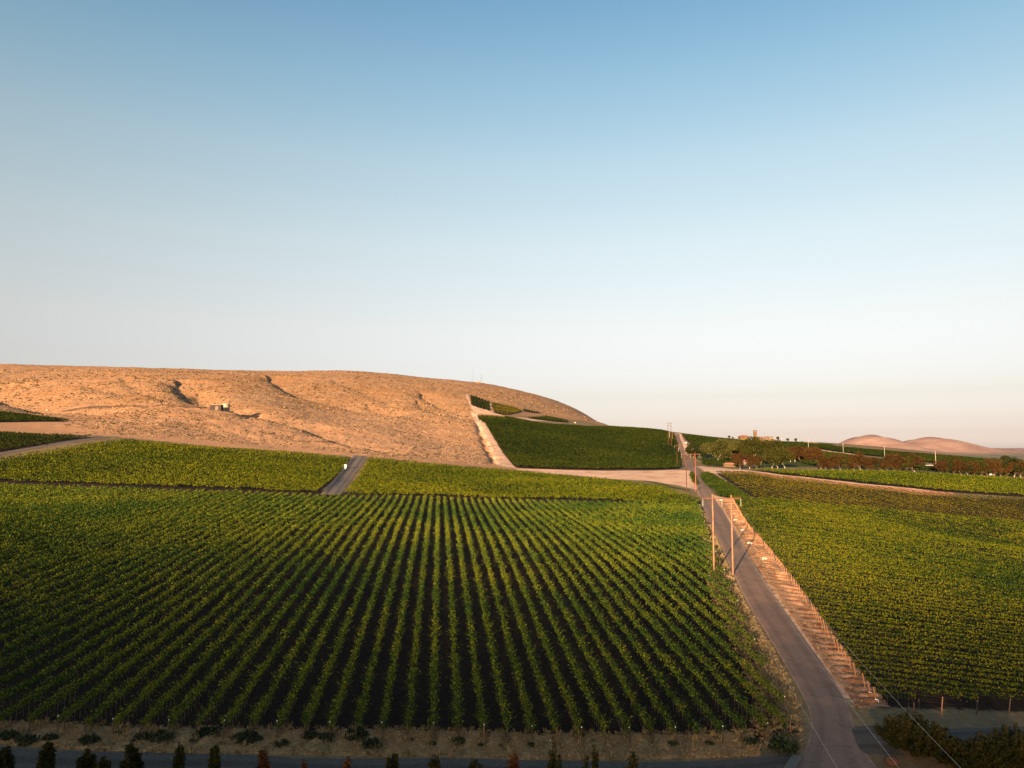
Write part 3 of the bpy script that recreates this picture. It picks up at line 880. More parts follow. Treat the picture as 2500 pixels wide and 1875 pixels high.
def vine_block(name, poly, dirv, label, mat, dens, leaf, height, spread, seed, sp=W, shoots=True, step=1, trunks=False):
    """a distant vineyard whose rows cannot be told apart: one mass"""
    rs = np.random.default_rng(seed)
    V = []
    for p0, p1 in clip_rows(poly, dirv, sp):
        v = row_leaves(p0, p1, rs, dens, leaf, height, spread, shoots)
        if v is not None: V.append(v)
    if not V: return
    o = link(bpy.data.objects.new(name, leaf_mesh(name, np.concatenate(V), mat)))
    return tag(o, label, 'vineyard', None, 'stuff')
vine_block('vineyard_block', FB1, RB, 'yellow green vineyard block left of the farm track with the toilet cabin', M['vine_b'], 5.0, 0.12, 1.9, 0.75, 31)
vine_block('vineyard_block', FB2, RB, 'bright yellow green vineyard block right of the farm track below the tan hill', M['vine_b'], 5.0, 0.12, 1.9, 0.75, 32)
vine_block('vineyard_block', FB0, RB, 'dark green vineyard block beyond the rutted track at the left edge', M['vine_c'], 4.5, 0.12, 1.9, 0.75, 33)
vine_block('vineyard_block', FS, RB, 'small dark vineyard wedge highest at the left edge, under the hill', M['vine_c'], 4.5, 0.12, 1.9, 0.6, 34, W, False)
vine_block('vineyard_block', FC, RB, 'wide dark green vineyard slope with the white pink verge below it, left of the far road', M['vine_c'], 3.6, 0.14, 1.9, 0.8, 35, W, False)
vine_block('vineyard_block', FF, RB, 'golden green vineyard strip in front of the long tree line', M['vine_b'], 4.5, 0.12, 1.9, 0.75, 36)
vine_block('vineyard_block', FG, RA, 'dark green vineyard behind the trees, right of the far road', M['vine_c'], 3.6, 0.14, 1.9, 0.8, 37, W, False)
vine_block('vineyard_block', FH, RB, 'dark green vineyard running behind the tree line to the right edge', M['vine_c'], 3.6, 0.14, 1.9, 0.8, 38, W, False)
vine_block('vineyard_block', FU1, RA, 'little dark vineyard patch highest on the tan hill, left of its twin', M['vine_c'], 2.6, 0.18, 1.8, 0.7, 39, 3.5, False)
vine_block('vineyard_block', FU2, RA, 'brownish little vineyard patch on the tan hill, middle of the three upper patches', M['vine_e'], 2.6, 0.18, 1.8, 0.7, 40, 3.5, False)
vine_block('vineyard_block', FU3, RA, 'thin dark vineyard sliver on the tan hill, right of the brownish patch', M['vine_c'], 2.6, 0.18, 1.8, 0.7, 41, 3.5, False)
vine_block('vineyard_block', FK, RA, 'lens shaped green vineyard patch above the wide dark vineyard slope', M['vine_c'], 3.0, 0.16, 1.8, 0.7, 42, 3.0, False)
FJ = GP([(1935, 1122), (1960, 1100), (2060, 1111), (2115, 1121), (2250, 1138), (2500, 1160), (2700, 1165), (2700, 1178), (2500, 1166), (2240, 1153), (1990, 1140)])
vine_block('vineyard_block', FJ, RB, 'green vineyard strip between the light farm track and the back of the tree line', M['vine_c'], 3.6, 0.14, 1.9, 0.8, 46, W, False)
FP = GP([(1886, 1090), (1890, 1080), (1950, 1083), (2030, 1088), (2060, 1098), (1990, 1094), (1950, 1102), (1900, 1104)])
vine_block('vineyard_block', FP, RB, 'dark green slope on the skyline below the round trees', M['vine_c'], 3.6, 0.14, 1.9, 0.8, 47, W, False)
FL = GP([(1714, 1136), (1816, 1143), (1812, 1130), (1712, 1124)])
vine_block('vineyard_block', FL, RB, 'small green vineyard plot between the road bend and the farmhouse', M['vine_c'], 4.5, 0.12, 1.9, 0.75, 43)
FM = GP([(1714, 1158), (1712, 1172), (1742, 1200), (1756, 1216), (1800, 1220), (1838, 1222), (1790, 1190), (1740, 1160)])
vine_block('road_hedge', FM, RA, 'wedge of rank green growth between the road bend and the pink dirt path', M['grass_green'], 7.0, 0.10, 1.3, 1.1, 44, 1.2)
FN = GP([(1688, 1152), (1684, 1162), (1692, 1180), (1706, 1188), (1700, 1168)])
vine_block('road_hedge', FN, RA, 'narrow strip of green weeds on the left side of the road bend', M['grass_green'], 7.0, 0.10, 1.0, 1.0, 45, 1.2)

# ---------------------------------------------------------------- verges with the ridges that run out between the rows
def verge(name, left, right, dirn, amp, period, phase, mat, nl, nw, **tg):
    L = resample(left, nl); Rg = resample(right, nl)
    t = np.linspace(0, 1, nw + 1)
    P = L[:, None] * (1 - t)[None, :, None] + Rg[:, None] * t[None, :, None]
    x = P[..., 0]; y = P[..., 1]
    a = x * -dirn[1] + y * dirn[0]
    rid = np.sin(2 * np.pi * (a - phase) / period + 1.3 * vnoise(x / 3.5, y / 3.5, 12))
    rid = np.sign(rid) * np.abs(rid) ** 0.8
    env = sstep(t, 0.12, 0.55)[None, :] * np.clip(0.7 + 0.9 * vnoise(x / 3.2, y / 3.2, 13), 0.05, 1.4)
    z = Zb(x, y).reshape(x.shape) + 0.13 + amp * rid * env + 0.05 * vnoise(x / 0.9, y / 0.9, 14) + 0.0003 * np.hypot(x, y)
    z[:, 0] -= 0.16; z[:, -1] -= 0.35
    i = np.arange(nl - 1)[:, None] * (nw + 1) + np.arange(nw)[None]
    f = np.stack([i, i + 1, i + nw + 2, i + nw + 1], -1).reshape(-1, 4)
    v = np.stack([x, y, z], -1).reshape(-1, 3)
    o = link(bpy.data.objects.new(name, mesh_np(name, v, f, mat, True)))
    return tag(o, **tg)
def verge_mat(name, a, b_, c):
    m, nt, b = new_mat(name)
    f = noise(nt, 3.5, 6, 0.7); g = noise(nt, 0.5, 5, 0.65)
    col = ramp_n(nt, f, [(0.3, a), (0.7, b_)])
    col = mixc(nt, smooth_n(nt, g, 0.45, 0.62), col, c)
    nt.links.new(col, b.inputs['Base Color'])
    b.inputs['Roughness'].default_value = 0.95
    b.inputs['Specular IOR Level'].default_value = 0.1
    bump(nt, b, f, 0.8, 0.15)
    return m
M['verge_pink'] = verge_mat('verge_earth', (0.24, 0.115, 0.065), (0.44, 0.26, 0.165), (0.19, 0.085, 0.042))
M['verge_dry'] = verge_mat('verge_dry_grass', (0.09, 0.050, 0.022), (0.46, 0.28, 0.125), (0.24, 0.12, 0.05))
pd = [p for p in FD[:8]]
vr = [(p[0] + 1.2, p[1] - .2) for p in pd]
vl = [tuple(q) for q in resample(rr_, 400)]
def road_right_at(y):
    k = min(range(len(vl)), key=lambda i: abs(vl[i][1] - y)); return vl[k][0]
ydn = [p[1] for p in vr]
verge('verge', [(road_right_at(y_ + 0.5) + 0.5, y_ + 0.5) for y_ in ydn], vr, RD, 0.24, W, 0.2 - W * 0.1, M['verge_pink'], 1400, 22, kind='structure')
fa_near = [FA[i] for i in range(0, 5)]
nb_ = GP([(-320, 1812), (64, 1822), (600, 1841), (1074, 1848), (1858, 1845)])
verge('verge', nb_, [(p[0] - 0.2, p[1] + 2.5) for p in fa_near], RA, 0.12, W, 0.4 + W * 0.25, M['verge_dry'], 1500, 16, kind='structure')

# ---------------------------------------------------------------- loose growth
def blades(P, h, w, rs, n_per, lean=0.35):
    """tufts of narrow leaves standing at points P (n,3)"""
    n = len(P)
    c = np.repeat(P, n_per, 0)
    hh = np.repeat(h, n_per) * rs.uniform(0.55, 1.1, n * n_per)
    ang = rs.uniform(0, 2 * np.pi, n * n_per)
    r0 = np.repeat(w, n_per) * rs.uniform(0, 0.35, n * n_per)
    base = c + np.stack([np.cos(ang) * r0, np.sin(ang) * r0, 0 * r0 - 0.03], -1)
    ln = rs.uniform(0.1, lean, n * n_per) * hh + r0
    top = base + np.stack([np.cos(ang) * ln, np.sin(ang) * ln, hh], -1)
    pr = rs.uniform(0, 2 * np.pi, n * n_per)
    ww = (0.022 + 0.03 * hh)
    p = np.stack([np.cos(pr) * ww, np.sin(pr) * ww, 0 * pr], -1)
    return np.stack([base - p, base + p, top + p * .35, top - p * .35], 1).reshape(-1, 3)

def scatter(poly, n, rs):
    P = np.array(poly); lo = P.min(0); hi = P.max(0)
    out = np.zeros((0, 2))
    while len(out) < n:
        q = rs.uniform(lo, hi, (n * 2, 2))
        k = poly_sdf(q[:, 0], q[:, 1], poly) > 0
        if not k.any(): break
        out = np.vstack([out, q[k]])
    return out[:n]

def pts3(q, dz=0.0):
    return np.stack([q[:, 0], q[:, 1], Zb(q[:, 0], q[:, 1]) + dz], -1)

rs = np.random.default_rng(5)
V = []
band = nb_ + [(p[0], p[1] + 3.0) for p in fa_near][::-1]
q = scatter(band, 11000, rs)
aa = q[:, 0] * -RA[1] + q[:, 1] * RA[0]
ph = np.abs(((aa - 0.4) / W) % 1.0 - 0.5) * 2          # 1 on the row line, 0 between rows
keep = rs.uniform(0, 1, len(q)) < 0.25 + 0.75 * (ph ** 2) * (vnoise(q[:, 0] / 4, q[:, 1] / 4, 3) * 0.5 + 0.6)
q = q[keep]
V.append(blades(pts3(q, 0.05), rs.uniform(0.15, 0.55, len(q)) * (0.6 + 0.7 * (rs.uniform(0, 1, len(q)) > 0.9)), rs.uniform(0.2, 0.5, len(q)), rs, 14))
o = link(bpy.data.objects.new('dry_grass', leaf_mesh('dry_grass', np.concatenate(V), M['dry_grass'])))
tag(o, 'dry straw coloured grass tufts between the vine row ends and the gravel road', 'dry grass', None, 'stuff')
# grass of the verge by the main road, both sides
V = []
vd = [(road_right_at(y_) + 0.6, y_) for y_ in ydn] + [(p[0] + .6, p[1]) for p in pd][::-1]
q = scatter(vd, 5200, rs)
aa = q[:, 0] * -RD[1] + q[:, 1] * RD[0]
ph = np.abs(((aa - 0.2 + W * 0.1 - W * .25) / W) % 1.0 - 0.5) * 2
q = q[rs.uniform(0, 1, len(q)) < 0.10 + 0.9 * ph ** 2]
V.append(blades(pts3(q, 0.1), rs.uniform(0.10, 0.32, len(q)), rs.uniform(0.2, 0.5, len(q)), rs, 9, 0.9))
left_v = [tuple(p) for p in resample(rl, 60)]
lv = [(p[0] - 0.4, p[1]) for p in left_v if 76 < p[1] < 262]
right_of_a = [(p[0] - 5.5 + (2.0 if p[1] > 150 else 0), p[1]) for p in lv]
qv = scatter(lv + right_of_a[::-1], 6000, rs)
V.append(blades(pts3(qv, 0.0), rs.uniform(0.12, 0.4, len(qv)), rs.uniform(0.2, 0.5, len(qv)), rs, 9, 0.7))
o = link(bpy.data.objects.new('dry_grass', leaf_mesh('dry_grass', np.concatenate(V), M['dry_grass'])))
tag(o, 'sparse dry grass on the two verges of the main road', 'dry grass', None, 'stuff')

# sagebrush and grass clumps on the tan hill
def bushes(P, size, rs, n_per=9, flat=0.7):
    n = len(P)
    c = np.repeat(P, n_per, 0)
    s_ = np.repeat(size, n_per)
    d = rs.normal(size=(n * n_per, 3)); d /= np.linalg.norm(d, axis=1)[:, None]
    d[:, 2] = np.abs(d[:, 2]) * flat
    c = c + d * (s_ * 0.55)[:, None]
    return quads(c, s_ * rs.uniform(0.30, 0.55, n * n_per), rs)
hill_px = [(-60, 1000), (-60, 900), (300, 898), (900, 905), (1150, 940), (1300, 965), (1460, 1035), (1380, 1026), (1150, 1010), (1165, 1050), (1215, 1138), (860, 1108), (500, 1075), (250, 1060), (170, 1030)]
def px_scatter(pxpoly, n, rs, dmax=1700):
    """points spread evenly over the hillside as seen, so near and far slopes both get their share"""
    P = scatter(pxpoly, n, rs)
    s_, T = ray(P[:, 0], P[:, 1])
    ys = np.exp(np.linspace(math.log(380), math.log(dmax), 300))
    sg = np.linspace(-0.78, 0.3, 220)
    tab = Zb((sg[:, None] * ys[None]).ravel(), np.broadcast_to(ys[None], (220, 300)).ravel(), False).reshape(220, 300)
    out = []
    for i in range(0, n, 2000):
        ss = s_[i:i + 2000]; TT = T[i:i + 2000][:, None]
        zt = tab[np.clip(np.round((ss + 0.78) / 1.08 * 219).astype(int), 0, 219)]
        hit = (ZC + TT * ys[None]) <= zt
        k = hit.argmax(1); ok = hit.any(1)
        out.append(np.stack([ss * ys[k], ys[k]], -1)[ok])
    return np.concatenate(out)
q = px_scatter(hill_px, 18000, rs)
q = q + rs.normal(0, 6, q.shape)
k = poly_sdf(q[:, 0], q[:, 1], HILL) > -4
for fld in (FB1, FB2, FB0, FS, FC, FU1, FU2, FU3, FK): k &= poly_sdf(q[:, 0], q[:, 1], fld) < -2
cl = 1.1 * vnoise(q[:, 0] / 45, q[:, 1] / 45, 21) + 0.8 * vnoise(q[:, 0] / 12, q[:, 1] / 12, 22)
k &= rs.uniform(-0.9, 1.0, len(q)) < cl + 0.25
q = q[k]
dd = np.hypot(q[:, 0], q[:, 1])
sz = rs.uniform(0.3, 1.0, len(q)) ** 1.3 * np.clip(dd / 600, 0.8, 1.8)
o = link(bpy.data.objects.new('sagebrush', leaf_mesh('sagebrush', bushes(pts3(q, 0.0), sz, rs), M['sage'])))
tag(o, 'low brown sagebrush scattered over the tan hill', 'sagebrush', None, 'stuff')
q = px_scatter(hill_px, 20000, rs); q = q + rs.normal(0, 6, q.shape)
k = poly_sdf(q[:, 0], q[:, 1], HILL) > -4
for fld in (FB1, FB2, FB0, FS, FC, FU1, FU2, FU3, FK): k &= poly_sdf(q[:, 0], q[:, 1], fld) < -2
q = q[k]
dd = np.hypot(q[:, 0], q[:, 1])
M['straw'] = leaf_mat('straw', (0.22, 0.13, 0.06), (0.32, 0.21, 0.11), (0.44, 0.31, 0.19), 0.02, 0.7, 0.1)
o = link(bpy.data.objects.new('bunch_grass', leaf_mesh('bunch_grass', bushes(pts3(q, -0.05), rs.uniform(0.3, 0.8, len(q)) * np.clip(dd / 600, 0.8, 1.6), rs, 6, 0.5), M['straw'])))
tag(o, 'pale bunch grass clumps covering the tan hill', 'bunch grass', None, 'stuff')

# round green weeds in front of the row ends
def weed_mesh(i):
    r_ = np.random.default_rng(100 + i)
    n = 420
    d = r_.normal(size=(n, 3)); d /= np.linalg.norm(d, axis=1)[:, None]; d[:, 2] = np.abs(d[:, 2])
    c = d * (r_.uniform(0.3, 1.0, n) ** 0.5)[:, None] * np.array([0.75, 0.75, 0.6])
    c += 0.12 * np.stack([vnoise(c[:, 0] * 5, c[:, 1] * 5, k) for k in (1, 2, 3)], -1)
    return leaf_mesh('weed', quads(c, r_.uniform(0.05, 0.11, n), r_), M['weed'])
wm = [weed_mesh(i) for i in range(3)]
weed_px = [(10, 1806), (75, 1812), (130, 1804), (215, 1808), (270, 1804), (350, 1806), (365, 1797), (412, 1805), (480, 1812), (500, 1797), (555, 1801), (612, 1810), (625, 1800), (690, 1814), (740, 1806), (795, 1810), (860, 1806), (920, 1815), (990, 1812), (1048, 1815), (1105, 1820), (1162, 1820), (1228, 1818), (1282, 1822), (1316, 1800), (1420, 1806), (1440, 1812), (1625, 1822), (1735, 1820), (1840, 1806), (1768, 1806)]
for i, (u, v) in enumerate(weed_px):
    p = P3(u, v)
    o = link(bpy.data.objects.new('weed_bush', wm[i % 3]))
    p.x += rs.uniform(-.7, .7); p.y += rs.uniform(-.9, .9); p.z = zat(p.x, p.y)
    o.location = p + Vector((0, 0, 0.02)); o.rotation_euler = (0, 0, rs.uniform(0, 6)); k = 0.45 + 1.2 * rs.uniform(0, 1) ** 1.4
    o.scale = (k, k * rs.uniform(.9, 1.2), k * rs.uniform(.7, 1.0))
    tag(o, 'dark round weed bush in the dry grass before the vine row ends', 'weed', 'dark weed bushes before the row ends')
# a big dark one at the corner of the field
p = P3(1912, 1832)
o = link(bpy.data.objects.new('weed_bush', wm[0])); o.location = p; o.scale = (2.0, 2.4, 2.2)
tag(o, 'large dark bush at the field corner next to the concrete slab', 'bush')

# ---------------------------------------------------------------- power line
def insulator(parent, x, z, mat=None):
    prof = [(0.02, 0)]
    for k in range(9):
        zz = -0.12 - 0.13 * k
        prof += [(0.03, zz), (0.07, zz - 0.03), (0.07, zz - 0.05), (0.03, zz - 0.07)]
    prof += [(0.05, -1.35), (0.02, -1.4)]
    return MB().lathe(prof[::-1], (x, 0, z), 8).build('insulator', M['glass_ins'], parent)

def hframe(cx, cy, az, half, h1, h2, armz, arm_half, mats, label, rad=0.165, second=False):
    z0 = zat(cx, cy)
    root = empty('power_pole', (cx, cy, z0), -az)
    ca, sa = math.cos(az), math.sin(az)
    for sx, h, mt in ((-half, h1, mats[0]), (half, h2, mats[1])):
        gx, gy = cx + ca * sx, cy - sa * sx
        g0 = zat(gx, gy) - z0
        MB().tube([(sx, 0, g0 - 0.5), (sx, 0, g0 + 1.6), (sx, 0, h * .5), (sx, 0, h)], [rad * 1.15, rad * 1.08, rad, rad * .8], 10).build('pole', M[mt], root, True)
    MB().box((0, 0.24, armz - 0.14), (arm_half * 2, 0.14, 0.2)).build('crossarm', M['arm_wood'], root)
    if second:
        MB().box((0, 0.24, armz - 2.4), (arm_half * 1.5, 0.14, 0.22)).build('crossarm', M['arm_wood'], root)
    for sx in (-arm_half + .1, 0, arm_half - .1): insulator(root, sx, armz - 0.15)
    tag(root, label, 'power pole')
    R_ = lambda sx: Vector((cx + ca * sx, cy - sa * sx, z0 + armz - 1.55))
    return [R_(-arm_half + .1), R_(0), R_(arm_half - .1)]

a1, b1 = P3(1735, 1380), P3(1781, 1401)
a2, b2 = P3(1673, 1198), P3(1695, 1201)
c1 = (a1 + b1) / 2; c2 = (a2 + b2) / 2
c1 = Vector(((1757.5 - 1250) / F * 150 * 1.0, 150, 0)); c2 = Vector((c2.x, 320, 0)); c2.x = (1684 - 1250) / F * 320
step_ = c2 - c1
az = math.atan2(step_.x, step_.y)
c0 = Vector((10.7, -25, 0)); c3 = Vector(((1658 - 1250) / F * 490, 490, 0)); c4 = Vector(((1634 - 1250) / F * 690, 690, 0))
def ztop(u, v, d):
    s_, T = ray(u, v); return ZC + T * d
zt1 = ztop(1733, 1206, 150) - zat(c1.x, c1.y)
zt1b = ztop(1776, 1208, 150) - zat(c1.x, c1.y)
za1 = ztop(1755, 1216, 150) - zat(c1.x, c1.y)
A1 = hframe(c1.x, c1.y, 0.02, 1.80, zt1, zt1b, za1, 3.75, ('pole_wood', 'pole_wood'), 'tall pale twin pole power structure nearest the camera, beside the road')
zt2 = ztop(1673, 1108, 320) - zat(c2.x, c2.y)
A2 = hframe(c2.x, c2.y, 0.02, 1.9, zt2, zt2 + .4, zt2 - .1, 3.9, ('pole_dark', 'pole_red'), 'twin pole power structure with one dark and one red pole, at the road bend')
A0 = hframe(c0.x, c0.y, az, 1.80, 15, 15, 14.4, 3.75, ('pole_wood', 'pole_wood'), 'twin pole power structure behind the viewpoint, where the near wires run')
zt3 = ztop(1665, 1087, 490) - zat(c3.x, c3.y)
A3 = hframe(c3.x, c3.y, 0.02, 1.8, zt3, zt3, zt3 - .3, 3.5, ('pole_dark', 'pole_dark'), 'dark twin pole power structure third along the road')
zt4 = ztop(1634, 1031, 690) - zat(c4.x, c4.y)
A4 = hframe(c4.x, c4.y, 0.02, 1.3, zt4, zt4, zt4 - .8, 2.6, ('pole_dark', 'pole_dark'), 'dark twin pole power structure with two crossarms against the sky at the crest', 0.22, True)
def wire(p, q, sag, label, r=0.02, n=40):
    pts = []
    for i in range(n + 1):
        t = i / n
        w_ = p.lerp(q, t); w_.z -= 4 * sag * t * (1 - t); pts.append(w_)
    o = MB().tube(pts, r, 5).build('power_line', M['wire'], None, True)
    tag(o, label, 'power line', 'wires of the power line')
nm = ('left', 'middle', 'right')
for i in range(3):
    wire(A1[i], A0[i], 5.3, 'thin %s wire sagging from the nearest twin pole towards the bottom edge' % ('left', 'middle', 'right')[i], 0.009, 60)
    wire(A2[i], A1[i], 4.5, 'thin %s wire between the two nearest twin poles' % ('left', 'centre', 'right')[i], 0.008)
    wire(A3[i], A2[i], 4.5, 'thin %s wire between the road bend poles and the third twin pole' % ('left', 'centre', 'right')[i], 0.008, 24)

def utility(u, v, h, mat, label, r=0.16, d0=45):
    p = P3(u, v, 0, d0)
    root = empty('utility_pole', p)
    MB().tube([(0, 0, -0.3), (0, 0, h)], [r, r * .75], 8).build('pole', M[mat], root, True)
    MB().box((0, 0.16, h - 0.7), (2.2, 0.12, 0.14)).build('crossarm', M['arm_wood'], root)
    return tag(root, label, 'utility pole', None)
utility(1974, 1098, 10.5, 'bark_pale', 'pale utility pole beside the curved pink track on the far slope')
utility(2059, 1109, 10.0, 'bark_pale', 'pale utility pole at the light farm track, below the first round hill')
utility(2160, 1118, 9.5, 'bark_pale', 'pale utility pole rising behind the middle of the tree line')
utility(2285, 1137, 10.5, 'bark_pale', 'pale utility pole in the gap of the tree line by the white roof')
utility(1908, 1083, 8.0, 'bark_pale', 'small pale utility pole between the round trees on the skyline')
utility(1634.5, 1073, 9.0, 'bark_pale', 'yellowish single pole standing in the dark vineyard near the crest')
utility(1642, 1075, 8.0, 'pole_wood', 'brown single pole at the left edge of the far steep road')
utility(1657, 1107, 5.0, 'bark_pale', 'short whitish pole beside the far road, under the crest')

# ---------------------------------------------------------------- irrigation pipework on the verge
def irrigation(p, label, k=1.0, cat='irrigation pipes', group=None):
    root = empty('irrigation_pipe', p, random.uniform(-.2, .2))
    for j, (x, h, w_) in enumerate(((-0.75, .75, .45), (-0.1, .95, .5), (0.55, .7, .4))):
        MB().tube([(x, 0, -.1), (x, 0, h * .85), (x + .06, 0, h), (x + w_ - .06, 0, h), (x + w_, 0, h * .85), (x + w_, .1, .05)], 0.055, 6).build('riser', M['white_plastic'], root, True)
    MB().tube([(-0.9, .12, .12), (1.1, .12, .12)], 0.05, 6).build('manifold', M['white_plastic'], root, True)
    root.scale = (.58, .58, .62)
    return tag(root, label, cat, group)
irr = [(1760, 1224, 'white irrigation pipe cluster on the verge just under the crossarm'), (1795, 1273, 'white irrigation pipe cluster, second down the pink verge'),
       (1813, 1298, 'white irrigation pipe cluster in the middle of the verge clusters'), (1830, 1330, 'white irrigation pipe cluster, fourth down the pink verge'),
       (1866, 1369, 'white irrigation pipe cluster lowest on the pink verge, by the end posts')]
for u, v, lb in irr: irrigation(P3(u, v) + Vector((0, 0, .1)), lb)
for u, v, lb in ((2129, 1701, 'upper bent white standpipe at the near end of the verge'), (2145, 1719, 'lower bent white standpipe at the near end of the verge')):
    root = empty('standpipe', P3(u, v))
    MB().tube([(0, 0, -.1), (0, 0, .42), (-.06, 0, .5), (-.38, 0, .54)], 0.05, 7).build('pipe', M['white_plastic'], root, True)
    MB().lathe([(0.075, 0), (0.075, 0.07)], (0, 0, .2), 8).build('collar', M['white_plastic'], root)
    tag(root, lb, 'standpipe')
for u, v, h, ln, mt, lb in ((2232, 1735, 0.9, .0, 'post_wood', 'short red brown post before the field corner, under the wire'), (2298, 1742, 1.8, .25, 'post_wood', 'leaning red brown post at the near edge of the right field'),
                        (2384, 1745, 1.6, .2, 'post_grey', 'grey leaning post right of the red brown one'), (2462, 1745, 1.9, .35, 'post_grey', 'grey leaning post nearest the right edge')):
    o = MB().tube([(0, 0, -.2), (ln, 0, h)], [0.075, 0.065], 7).build('field_post', M[mt], None, True)
    o.location = P3(u, v)
    tag(o, lb, 'post')
for u, v, lb in ((1930, 1800, 'lone thin grey stake at the corner of the near field'),):
    o = MB().tube([(0, 0, -.2), (.05, 0, 1.7)], [0.05, 0.045], 6).build('field_post', M['post_wood'], None, True)
    o.location = P3(u, v); tag(o, lb, 'post')

# rock, concrete slab, white stone
def rock(p, r, mat, label, seed, name='rock'):
    import bmesh
    bm = bmesh.new(); bmesh.ops.create_icosphere(bm, subdivisions=4, radius=1)
    for v in bm.verts:
        c = v.co
        n1 = float(vnoise(np.array([c.x * 1.6 + seed]), np.array([c.y * 1.6 + c.z * 2]), 31)[0]); n2 = float(vnoise(np.array([c.x * 5 + seed]), np.array([c.y * 5 + c.z * 5]), 32)[0])
        k = 1 + .22 * n1 + .07 * n2
        v.co = Vector((c.x * k * r, c.y * k * r * .8, max(c.z, -.4) * k * r * .8))
    me = bpy.data.meshes.new(name); bm.to_mesh(me); bm.free(); me.materials.append(mat)
    for q_ in me.polygons: q_.use_smooth = True
    o = link(bpy.data.objects.new(name, me)); o.location = p + Vector((0, 0, r * .3))
    return tag(o, label, 'rock')
rock(P3(2177, 1866), 0.66, M['stone'], 'red brown boulder in front of the big bush at the bottom edge', 3.0)
rock(P3(1343, 1811), 0.15, M['white_plastic'], 'small white stone in the dry grass by the row ends', 5.0)
p = P3(1938, 1866)
root = empty('concrete_slab', p, -0.55)
MB().box((0, 0, -.15), (1.0, 3.6, 0.42)).build('slab', M['concrete'], root)
tag(root, 'pale concrete slab where the gravel road meets the main road', 'concrete slab')

# ---------------------------------------------------------------- toilet cabin
p = P3(843, 1145.5)
root = empty('portable_toilet', p, R(8))
MB().box((0, 0, 0), (1.12, 1.12, 0.12)).build('base', M['dark_wall'], root)
MB().box((0, 0, 0.12), (1.06, 1.06, 0.85)).build('lower_wall', M['teal_plastic'], root)
MB().box((0, 0, 0.97), (1.04, 1.04, 1.05)).build('upper_wall', M['white_plastic'], root)
rf = MB().box((0, 0, 2.02), (1.16, 1.16, 0.10)).box((0, 0, 2.12), (1.12, 1.12, 0.16), 0, .6).build('roof', M['white_plastic'], root)
MB().tube([(.35, .35, 2.1), (.35, .35, 2.5)], .05, 8).build('vent_pipe', M['white_plastic'], rf)
dr = MB().box((0, -0.545, 0.2), (0.66, 0.03, 1.75)).build('door', M['white_plastic'], root)
MB().box((0.25, -0.575, 1.05), (0.05, 0.03, 0.16)).build('handle', M['dark_wall'], dr)
tag(root, 'white portable toilet with blue green base standing on the farm track', 'portable toilet')

# ---------------------------------------------------------------- tank on the hill, and a shed standing in for the dark shape beside it
pt = P3(551, 1001)
root = empty('water_tank', pt)
MB().lathe([(3.2, -.8), (3.2, 5.1), (3.3, 5.15), (3.3, 5.3), (3.1, 5.35)], (0, 0, 0), 36).build('shell', M['tank'], root)
MB().lathe([(3.1, 5.352), (1.5, 5.6), (0.3, 5.75)], (0, 0, 0), 36).build('roof', M['tank'], root)
ld = MB()
for sx in (-.22, .22): ld.tube([(2.5 + sx, -2.35 + sx * .9, 0), (2.5 + sx, -2.35 + sx * .9, 6.4)], .05, 5)
for k in range(12): ld.tube([(2.28, -2.55, .5 * k + .3), (2.72, -2.15, .5 * k + .3)], .03, 4)
ld.build('ladder', M['cream'], root)
MB().tube([(1.2, -1.6, 5.5), (1.2, -1.6, 6.2)], .25, 8).build('vent', M['cream'], root)
tag(root, 'cream round water tank on the tan hill', 'water tank')
ps = P3(527, 1001)
root = empty('stand_in_shed', ps + Vector((0, 1.5, 0)))
MB().box((0, 0, -.8), (9.0, 5.0, 4.9)).build('wall', M['dark_wall'], root)
MB().box((0, 0, 4.105), (9.5, 5.5, 0.22)).build('roof', M['cream'], root)
MB().box((1.0, -2.53, 0), (2.4, 0.06, 3.0)).build('door', M['roof_grey'], root)
tag(root, 'dark low shed with a light roof edge, standing in for a dark shape left of the cream tank', 'shed')

# ---------------------------------------------------------------- masts on the summit
def mast(u, v, h, r, label, wide=False):
    p = P3(u, v, 0, 1000)
    root = empty('antenna_mast', p)
    if wide:
        m = MB()
        for k in range(3):
            a = 2 * math.pi * k / 3
            m.tube([(math.cos(a) * r, math.sin(a) * r, 0), (math.cos(a) * r * .8, math.sin(a) * r * .8, h)], .10, 5)
        for j in range(int(h / 1.6)):
            for k in range(3):
                a, b_ = 2 * math.pi * k / 3, 2 * math.pi * (k + 1) / 3
                m.tube([(math.cos(a) * r, math.sin(a) * r, j * 1.6), (math.cos(b_) * r * .95, math.sin(b_) * r * .95, j * 1.6 + 1.6)], .06, 4)
        m.build('lattice', M['mast'], root)
        MB().tube([(.9, 0, h * .8), (.9, 0, h * 1.02)], .12, 6).build('antenna', M['mast'], root)
    else:
        MB().tube([(0, 0, 0), (0, 0, h)], [r, r * .5], 6).build('pole', M['mast'], root)
        MB().tube([(0, 0, h), (0, 0, h * 1.08)], r * .3, 5).build('antenna', M['mast'], root)
    return tag(root, label, 'antenna mast')
mast(1155, 935, 30, .22, 'tallest thin antenna mast on the summit')
mast(1152, 935, 11, .14, 'shortest thin antenna mast left of the tallest one')
mast(1175, 933, 17, .8, 'thick lattice antenna mast right of the summit hut', True)
p = P3(1167, 935.5, 0, 1000)
root = empty('summit_hut', p)
MB().box((0, 0, -.5), (9, 5, 3.2)).build('wall', M['plaster'], root)
MB().box((0, 0, 2.705), (9.8, 5.8, .35)).build('roof', M['cream'], root)
MB().box((5.6, 0, -.5), (2.0, 3, 2.0)).build('annex', M['cream'], root)
tag(root, 'small hut with pale roof between the masts on the summit', 'hut')

